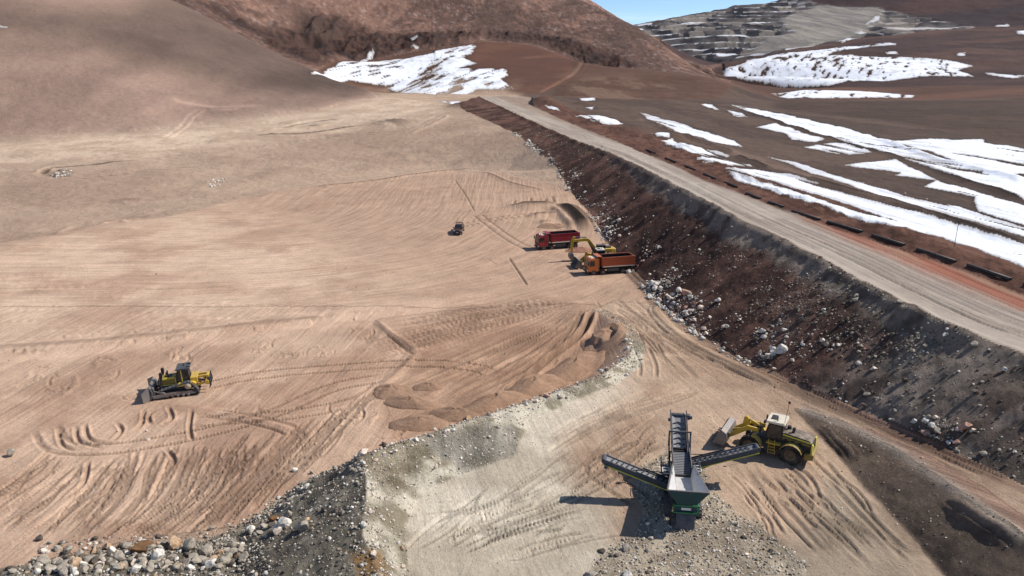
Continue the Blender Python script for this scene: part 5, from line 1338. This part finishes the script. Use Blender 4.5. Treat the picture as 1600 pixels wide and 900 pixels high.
    for s in (1, -1):
        gu.quad((2.2, s * .66, 2.35), (6.1, s * .66, 4.55), (6.1, s * .66, 4.95), (2.2, s * .66, 2.9), .07)
    gu.build('belt_guards', MKD, cv)
    y = MB(); y.tube((3.5, .85, 2.9), (3.5, .85, 4.25), .07, 8).tube((3.5, -.85, 2.9), (3.5, -.85, 4.25), .07, 8).tube((3.5, -.92, 4.25), (3.5, .92, 4.25), .08, 8); y.tube((3.5, -.85, 3.9), (2.6, -.85, 2.2), .06, 8); y.tube((3.5, .85, 3.9), (2.6, .85, 2.2), .06, 8); y.build('conveyor_gantry', MKD, cv)
    mo = MB(); mo.tube((5.7, -.7, 4.5), (5.7, -1.15, 4.5), .16, 10); mo.box(5.5, 5.95, -.95, -.72, 4.35, 4.75); mo.build('drive_motor', MKD, cv)
    sp = MB(); sp.beam((1.6, .5, 1.1), (5.2, .5, 3.75), .1, .14); sp.beam((1.6, -.5, 1.1), (5.2, -.5, 3.75), .1, .14); sp.build('conveyor_truss', MTE, cv)
    ro = MB()
    for k in range(4): ro.box(2.35 + .2 * k, 2.5 + .2 * k, -.5, .5, 2.5 + .11 * k, 2.72 + .11 * k)
    ro.build('transfer_rollers', MK, cv)
    # side conveyors
    for s, a, b in ((1, (-.2, .7, 1.4), (.1, 6.1, 3.25)), (-1, (2.9, -.7, 1.6), (3.6, -6.2, 3.2))):
        cvs, (d, sd, up) = conveyor(t, a, b, .85, 'side_conveyor', .40, .42)
        A_, B_ = Vector(a), Vector(b); ed = MB()
        q = -1 if sd.x > 0 else 1
        ed.beam(A_ + sd * q * .48 - up * .24, B_ + sd * q * .48 - up * .24, .05, .06); ed.build('edge_stripe', MLY, cvs)
        st_ = MB(); m = A_ + (B_ - A_) * .6; st_.beam((a[0], s * .9, 2.6), m, .05, .05); st_.beam((a[0], s * .8, .8), m - up * .3, .09, .1); st_.build('conveyor_stay', MK, cvs)
        sk = MB(); sk.beam(A_ + sd * .5 + up * .2, A_ + (B_ - A_) * .55 + sd * .5 + up * .2, .04, .22); sk.beam(A_ - sd * .5 + up * .2, A_ + (B_ - A_) * .45 - sd * .5 + up * .2, .04, .22); sk.build('belt_skirt', MKD, cvs)
    # front: power unit with green frame, and the fold-down chute
    MB().box(-3.55, -2.3, -.80, .80, 1.25, 2.2).build('power_unit', MTE, t)
    f = MB(); f.beam((-3.62, -.95, 1.95), (-3.62, .95, 1.95), .10, .12); f.beam((-3.62, -.95, 1.35), (-3.62, .95, 1.35), .10, .10); f.beam((-3.62, .9, 1.35), (-3.62, .9, 1.95), .10, .10); f.beam((-3.62, -.9, 1.35), (-3.62, -.9, 1.95), .10, .10)
    f.beam((-3.6, .9, 1.95), (-2.3, .9, 1.95), .1, .1); f.beam((-3.6, -.9, 1.95), (-2.3, -.9, 1.95), .1, .1)
    f.build('front_guard', MGR, t)
    MB().box(-3.60, -3.55, -.35, .35, 1.55, 1.75).build('name_plate', MW, t)
    MB().quad((-3.45, .68, 1.3), (-3.45, -.68, 1.3), (-3.95, -.68, .06), (-3.95, .68, .06), .10).build('tail_chute', MKD, t)
    MB().beam((-3.3, 1.05, .1), (-3.2, 1.05, 2.5), .14, .2).build('jack_leg', MK, t)
    for s in (1, -1):
        hz_ = MB(); pts = [(-2.4, s * .85, 2.0), (-1.9, s * 1.02, 1.55), (-1.0, s * 1.0, 1.35), (.3, s * 1.02, 1.6), (1.2, s * .98, 2.1)]
        for a, b in zip(pts[:-1], pts[1:]): hz_.tube(a, b, .045, 6)
        hz_.build('hydraulic_hose', MK, t)
        MB().box(-2.2, -1.1, s * .84, s * 1.05, 1.35, 2.05).build('control_cabinet' if s > 0 else 'battery_cabinet', MKD, t)
        wk = MB(); wk.box(.9, 2.6, s * .98, s * 1.5, 1.62, 1.68)
        for xx in (.95, 1.75, 2.55): wk.tube((xx, s * 1.48, 1.65), (xx, s * 1.48, 2.55), .025, 6)
        wk.tube((.95, s * 1.48, 2.55), (2.55, s * 1.48, 2.55), .025, 6).tube((.95, s * 1.48, 2.12), (2.55, s * 1.48, 2.12), .02, 6); wk.build('walkway', MKD, t)
        ld_ = MB(); ld_.beam((.75, s * 1.3, .2), (.9, s * 1.3, 1.65), .04, .04).beam((.75, s * 1.0, .2), (.9, s * 1.0, 1.65), .04, .04)
        for k in range(5): ld_.beam((.77 + .03 * k, s * 1.0, .4 + .28 * k), (.77 + .03 * k, s * 1.3, .4 + .28 * k), .03, .03)
        ld_.build('access_ladder', MKD, t)
    for s, x in ((1, .4), (-1, 1.0)):
        b = MB(); y = s * 1.25
        b.box(x - .5, x + .35, y - .22, y + .22, 2.35, 2.42)
        w = b.build('service_platform', MKD, t)
        r = MB()
        for xx in (x - .5, x - .08, x + .35): r.beam((xx, y - .25, 2.47), (xx, y + .25, 2.47), .06, .06)
        for yy in (y - .25, y + .25): r.beam((x - .5, yy, 2.47), (x + .35, yy, 2.47), .06, .06)
        r.build('platform_frame', MW, w)
    return t
sc_o = make_screen()
sc_o.location = (13.3, 50.7, ground_z(13.3, 50.7) - .05); sc_o.rotation_euler = (0, 0, math.radians(82.5))

# ------------------------------------------------------------------ dump trucks
def make_truck(label, mc_, mb_, mdoor):
    t = thing('dump_truck', label, 'dump truck', 'tipper trucks waiting on the flat')
    MB().box(-4.3, 3.6, -.42, .42, .75, 1.05).build('chassis', MK, t)
    c = MB(); c.prism([(2.55, .75), (4.45, .75), (4.5, 1.7), (4.3, 2.85), (4.05, 3.05), (2.55, 3.05)], -1.22, 1.22); cb = c.build('cab', mc_, t)
    MB().quad((4.50, 1.05, 1.75), (4.50, -1.05, 1.75), (4.32, -1.02, 2.75), (4.32, 1.02, 2.75), .03).build('windshield', MGL, cb)
    for s in (1, -1):
        MB().prism([(4.25, 1.72), (4.12, 2.65), (3.3, 2.68), (3.3, 1.72)], s * 1.215, s * 1.245).build('side_window', MGL, cb)
        d = MB(); d.prism([(4.3, .95), (4.3, 1.66), (3.25, 1.66), (3.25, .95)], s * 1.215, s * 1.24); d.build('door', mdoor, cb)
        m = MB(); m.box(4.45, 4.6, s * 1.42 - .12, s * 1.42 + .12, 1.95, 2.6); m.beam((4.3, s * 1.2, 2.6), (4.5, s * 1.4, 2.5), .04, .04); m.build('mirror', MK, cb)
        MB().box(4.44, 4.56, s * .95 - .2, s * .95 + .2, .75, .98).build('headlight', MLG, cb)
    MB().box(4.35, 4.62, -1.22, 1.22, .45, .80).build('bumper', MK, cb)
    MB().box(4.48, 4.53, -.75, .75, 1.05, 1.55).build('grille', MK, cb)
    MB().box(2.62, 4.0, -.75, .55, 3.03, 3.10).build('roof_hatch', MCR, cb)
    MB().tube((3.9, .6, 3.05), (3.9, .6, 3.28), .09).tube((3.9, -.6, 3.05), (3.9, -.6, 3.28), .09).build('beacons', mc_, cb)
    MB().tube((2.3, -.9, 1.0), (2.3, -.9, 3.1), .12).tube((2.3, .75, 1.0), (2.3, .75, 2.9), .16).build('exhaust_stack', MST, t)
    # tipper: tapering open box
    b = MB(); x0, x1, x2 = -4.35, 1.75, 2.35; zt = 3.15
    for s in (1, -1):
        b.prism([(x0, 1.42), (x1, 1.42), (x1 + .15, zt), (x0 + .05, zt)], s * 1.25 - .04, s * 1.25 + .04)
    b.prism([(x1, 1.42), (x1 + .1, 1.42), (x1 + .25, zt + .15), (x1 + .15, zt + .15)], -1.25, 1.25)
    b.prism([(x0 - .05, 1.35), (x0 + .05, 1.35), (x0 + .1, zt), (x0, zt)], -1.28, 1.28)
    bd = b.build('tipper_body', mb_, t)
    MB().box(x0, x1, -1.22, 1.22, 1.38, 1.5).build('body_floor', MK, bd)
    li = MB()
    for s in (1, -1): li.prism([(x0 + .08, 1.6), (x1, 1.6), (x1 + .1, zt - .03), (x0 + .1, zt - .03)], s * 1.195 - .015, s * 1.195 + .015)
    li.prism([(x1 - .04, 1.5), (x1 - .01, 1.5), (x1 + .12, zt + .1), (x1 + .09, zt + .1)], -1.2, 1.2); li.build('body_lining', MK, bd)
    rm = MB()
    for s in (1, -1): rm.beam((x0, s * 1.27, zt + .02), (x1 + .2, s * 1.27, zt + .02), .13, .12)
    rm.build('top_rail', mb_, bd)
    rib = MB()
    for s in (1, -1):
        rib.beam((x0, s * 1.31, 1.50), (x1 + .05, s * 1.31, 1.50), .05, .18)
    rib.build('bottom_rail', MCR, bd)
    ri2 = MB()
    for s in (1, -1):
        for k in range(2): ri2.beam((x0 + .06 + (x1 - x0 - .1) * k, s * 1.31, 1.4), (x0 + .06 + (x1 - x0 - .1) * k, s * 1.31, zt), .08, .12)
    ri2.build('body_posts', mb_, bd)
    cp = MB(); cp.prism([(x1 + .1, zt + .10), (x1 + .2, zt + .28), (x2 + .5, zt + .28), (x2 + .5, zt + .2)], -1.2, 1.2); cp.build('cab_guard', mb_, bd)
    for s in (1, -1):
        for x in (3.45, 1.65, -2.15, -3.5):
            wheel(t, x, s * 1.02, .52, .44, s, MST, 0)
        g = MB(); g.box(2.2, 2.75, s * .85, s * 1.2, .75, 1.25); g.build('mudguard', MK, t)
        MB().box(-1.4, .8, s * .75, s * 1.15, .6, 1.15).build('fuel_tank' if s > 0 else 'battery_box', MKD, t)
        mg = MB(); mg.box(-4.25, -1.35, s * .82, s * 1.22, 1.10, 1.16); mg.build('rear_mudguard', MK, t)
    return t
tr1 = place(make_truck('orange dump truck with open tipper body in front of the excavator', MOR, MORB, MOR), 952, 425.5, 194)
tr2 = place(make_truck('red dump truck with dark red tipper body behind the excavator arm', MRD, MRDD, MRD), 871, 387, 198)

# ------------------------------------------------------------------ excavator
def make_excavator():
    t = thing('excavator', 'yellow crawler excavator with black cab reaching out between the two dump trucks', 'excavator')
    for s in (1, -1):
        belt_track(t, [(1.7, .45, .36), (-1.7, .45, .36)], s * 1.15, .6)
        MB().prism([(1.7, .3), (1.5, .7), (-1.5, .7), (-1.7, .3)], s * 1.15 - .2, s * 1.15 + .2).build('track_frame', MKD, t)
    MB().box(-.8, .8, -.8, .8, .5, 1.05).build('slew_ring', MK, t)
    MB().prism([(1.2, 1.05), (1.2, 1.55), (-2.2, 1.55), (-2.6, 1.4), (-2.6, 1.05)], -1.35, 1.35).build('upper_deck', MY, t)
    MB().prism([(-.3, 1.5), (-.3, 2.35), (-2.3, 2.3), (-2.5, 1.5)], -1.32, 1.32).build('engine_cover', MY, t)
    MB().hprism([(-1.9, 1.38), (-2.6, 1.2), (-2.85, .5), (-2.85, -.5), (-2.6, -1.2), (-1.9, -1.38)], 1.1, 2.2).build('counterweight', MY, t)
    c = MB(); c.prism([(1.25, 1.5), (1.3, 2.2), (1.0, 3.05), (-.45, 3.05), (-.5, 1.5)], .35, 1.34); cb = c.build('cab', MK, t)
    MB().prism([(1.1, 1.75), (1.15, 2.2), (.9, 2.92), (-.3, 2.92), (-.35, 1.75)], 1.33, 1.37).build('side_window', MGL, cb)
    MB().box(-.5, 1.05, .32, 1.38, 3.03, 3.14).build('cab_roof', MKD, cb)
    hr = MB(); hr.tube((-2.2, -1.1, 2.3), (-2.2, -1.1, 2.85), .04, 6).tube((-.6, -1.1, 2.3), (-.6, -1.1, 2.85), .04, 6).tube((-2.2, -1.1, 2.85), (-.6, -1.1, 2.85), .04, 6).box(-1.9, -.9, -.4, .5, 2.32, 2.6); hr.build('hood_rail', MKD, t)
    b = MB(); b.prism([(.7, 1.5), (.6, 1.85), (2.3, 4.05), (2.8, 4.35), (5.6, 4.15), (5.75, 3.85), (5.55, 3.75), (2.95, 3.8), (2.7, 3.6), (1.1, 1.5)], -.26, .26); bo = b.build('boom', MY, t)
    lc = MB(); lc.tube((1.3, .4, 1.5), (2.5, .4, 3.6), .1); lc.tube((1.3, -.4, 1.5), (2.5, -.4, 3.6), .1); lc.build('boom_cylinders', MK, bo)
    MB().tube((2.9, 0, 4.5), (5.2, 0, 4.65), .1).build('arm_cylinder', MKD, bo)
    a = MB(); a.prism([(5.1, 4.7), (5.55, 4.75), (6.0, 3.9), (5.95, 1.6), (5.7, 1.5), (5.45, 3.7)], -.18, .18); ao = a.build('arm', MY, t)
    MB().tube((6.05, 0, 4.2), (6.3, 0, 2.2), .08).build('bucket_cylinder', MKD, ao)
    bk = MB(); prof = [(5.6, 1.6), (6.2, 1.55), (6.35, .9), (6.05, .35), (5.55, .2)]
    inn = [(5.65, 1.5), (6.1, 1.45), (6.23, .9), (5.98, .45), (5.55, .3)]
    for i in range(4): bk.prism([prof[i], prof[i + 1], inn[i + 1], inn[i]], -.6, .6)
    for s in (1, -1): bk.prism(prof + [(5.45, .9)], s * .6 - .03, s * .6 + .03)
    bo2 = bk.build('bucket', MST, ao)
    te = MB()
    for k in range(5): te.box(5.3, 5.6, -.55 + k * .25, -.45 + k * .25, .18, .28)
    te.build('bucket_teeth', MKD, bo2)
    return t
ex = place(make_excavator(), 938, 405, 192)

# ------------------------------------------------------------------ pickup facing the viewpoint
def make_pickup():
    t = thing('pickup_truck', 'small dark maroon pickup facing the viewpoint alone on the graded field', 'pickup')
    MB().prism([(2.55, .45), (2.62, .85), (2.5, 1.08), (1.2, 1.18), (.9, 1.22), (-2.6, 1.2), (-2.65, .5)], -.92, .92).build('body', MRL, t)
    c = MB(); P0 = [(1.25, .84, 1.2), (1.25, -.84, 1.2), (-1.05, -.84, 1.2), (-1.05, .84, 1.2), (.55, .68, 1.82), (.55, -.68, 1.82), (-.85, -.68, 1.82), (-.85, .68, 1.82)]
    c.add(P0, [(0, 1, 2, 3), (4, 7, 6, 5), (0, 4, 5, 1), (1, 5, 6, 2), (2, 6, 7, 3), (3, 7, 4, 0)]); cb = c.build('cabin', MRL, t)
    MB().quad((1.22, .76, 1.24), (1.22, -.76, 1.24), (.60, -.62, 1.78), (.60, .62, 1.78), .03).build('windshield', MGL, cb)
    for s in (1, -1):
        MB().quad((1.0, s * .82, 1.25), (-.95, s * .82, 1.25), (-.78, s * .71, 1.76), (.50, s * .71, 1.76), s * .03).build('side_window', MGL, cb)
        MB().box(1.0, 1.15, s * 1.02 - .12, s * 1.02 + .12, 1.2, 1.42).build('mirror', MK, cb)
        MB().box(2.48, 2.60, s * .70 - .2, s * .70 + .2, .82, 1.0).build('headlight', MLG, t)
        for x in (1.6, -1.6): wheel(t, x, s * .82, .39, .27, s, MST)
    MB().box(2.55, 2.68, -.9, .9, .42, .72).build('bumper', MK, t); MB().box(2.60, 2.66, -.48, .48, .76, .98).build('grille', MK, t); MB().box(2.66, 2.70, -.22, .22, .5, .62).build('number_plate', MW, t)
    MB().quad((-1.15, .8, 1.21), (-2.55, .8, 1.21), (-2.55, -.8, 1.21), (-1.15, -.8, 1.21), .02).build('load_cover', MK, t)
    r = MB()
    for s in (1, -1): r.tube((-1.1, s * .8, 1.2), (-1.1, s * .72, 2.0), .05, 8)
    r.tube((-1.1, .72, 2.0), (-1.1, -.72, 2.0), .05, 8); r.box(-1.2, -1.0, -.6, .6, 2.02, 2.14); r.build('roll_bar', MK, t)
    MB().tube((-1.3, .8, 1.2), (-1.3, .8, 3.2), .02, 6).build('whip_antenna', MK, t)
    return t
pk = place(make_pickup(), 717, 363, -93)

# ------------------------------------------------------------------ drainage pipes lying along the road's right shoulder, and road stakes
for i, (xa, ya, xb, yb) in enumerate([(1010, 234, 1024, 240), (1040, 247, 1056, 254), (1070, 259, 1086, 266), (1100, 272, 1118, 280), (1133, 285, 1152, 293), (1166, 302, 1188, 311), (1201, 316, 1224, 324), (1238, 330, 1281, 344), (1293, 347, 1347, 363), (1363, 368, 1413, 384), (1433, 390, 1493, 410), (1512, 415, 1579, 438), (1600, 445, 1660, 466)]):
    a, b = (Vector(p) for p in drape([(xa, ya), (xb, yb)]))
    o = bpy.data.objects.new('drain_pipe', None); COL.objects.link(o)
    o.location = a; d = b - a
    L = d.length
    o.rotation_euler = d.to_track_quat('X', 'Z').to_euler()
    p = MB(); n = 14
    prof = [(.21, 0), (.21, L), (.17, L), (.17, 0), (.21, 0)]
    V = [(y, r * math.cos(2 * math.pi * i_ / n), .10 + r * math.sin(2 * math.pi * i_ / n)) for i_ in range(n) for r, y in prof]
    p.add(V, [(i_ * 5 + k, ((i_ + 1) % n) * 5 + k, ((i_ + 1) % n) * 5 + k + 1, i_ * 5 + k + 1) for i_ in range(n) for k in range(4)])
    p.build('pipe_wall', MBL, o, True)
    col_ = MB().tube((L * .5 - .1, 0, .10), (L * .5 + .1, 0, .10), .235, 14).build('pipe_collar', MBL, o, True)
    o['label'] = 'black pipe section on the haul road shoulder, ' + ['farthest of the row', 'second from the far bend', 'third from the far bend', 'fourth from the far bend', 'fifth from the far bend', 'sixth from the far bend', 'seventh from the far bend', 'middle of the row', 'beside the widest snow drift', 'beside the mottled snow', 'where the red stain begins', 'longest, beside the red stain', 'nearest, cut by the frame'][i]
    o['category'] = 'pipe'; o['group'] = 'black pipe sections along the haul road'
for px, py, h, lab in [(940, 237, 1.6, 'thin dark stake standing on the left edge of the haul road'), (1491, 385, 3.4, 'thin tall stake standing in the snow beside the road berm')]:
    x, y, z = drape([(px, py)])[0]
    o = thing('marker_stake', lab, 'stake'); o.location = (x, y, z)
    MB().tube((0, 0, -.2), (.03, .02, h), .035, 6).build('shaft', MK, o); MB().box(-.09, .13, -.05, .07, h - .25, h).build('tip_flag', MKD, o)
# a blocky dark post at the inside of the far bend
x, y, z = drape([(832, 159)])[0]
o = thing('road_barrel', 'dark blocky marker post at the inside of the far road bend', 'marker post'); o.location = (x, y, z)
MB().tube((0, 0, -.1), (0, 0, 2.2), .75, 12, .65).build('drum', MKD, o); MB().tube((0, 0, 2.2), (0, 0, 2.5), .3, 10, .2).build('cap', MK, o)
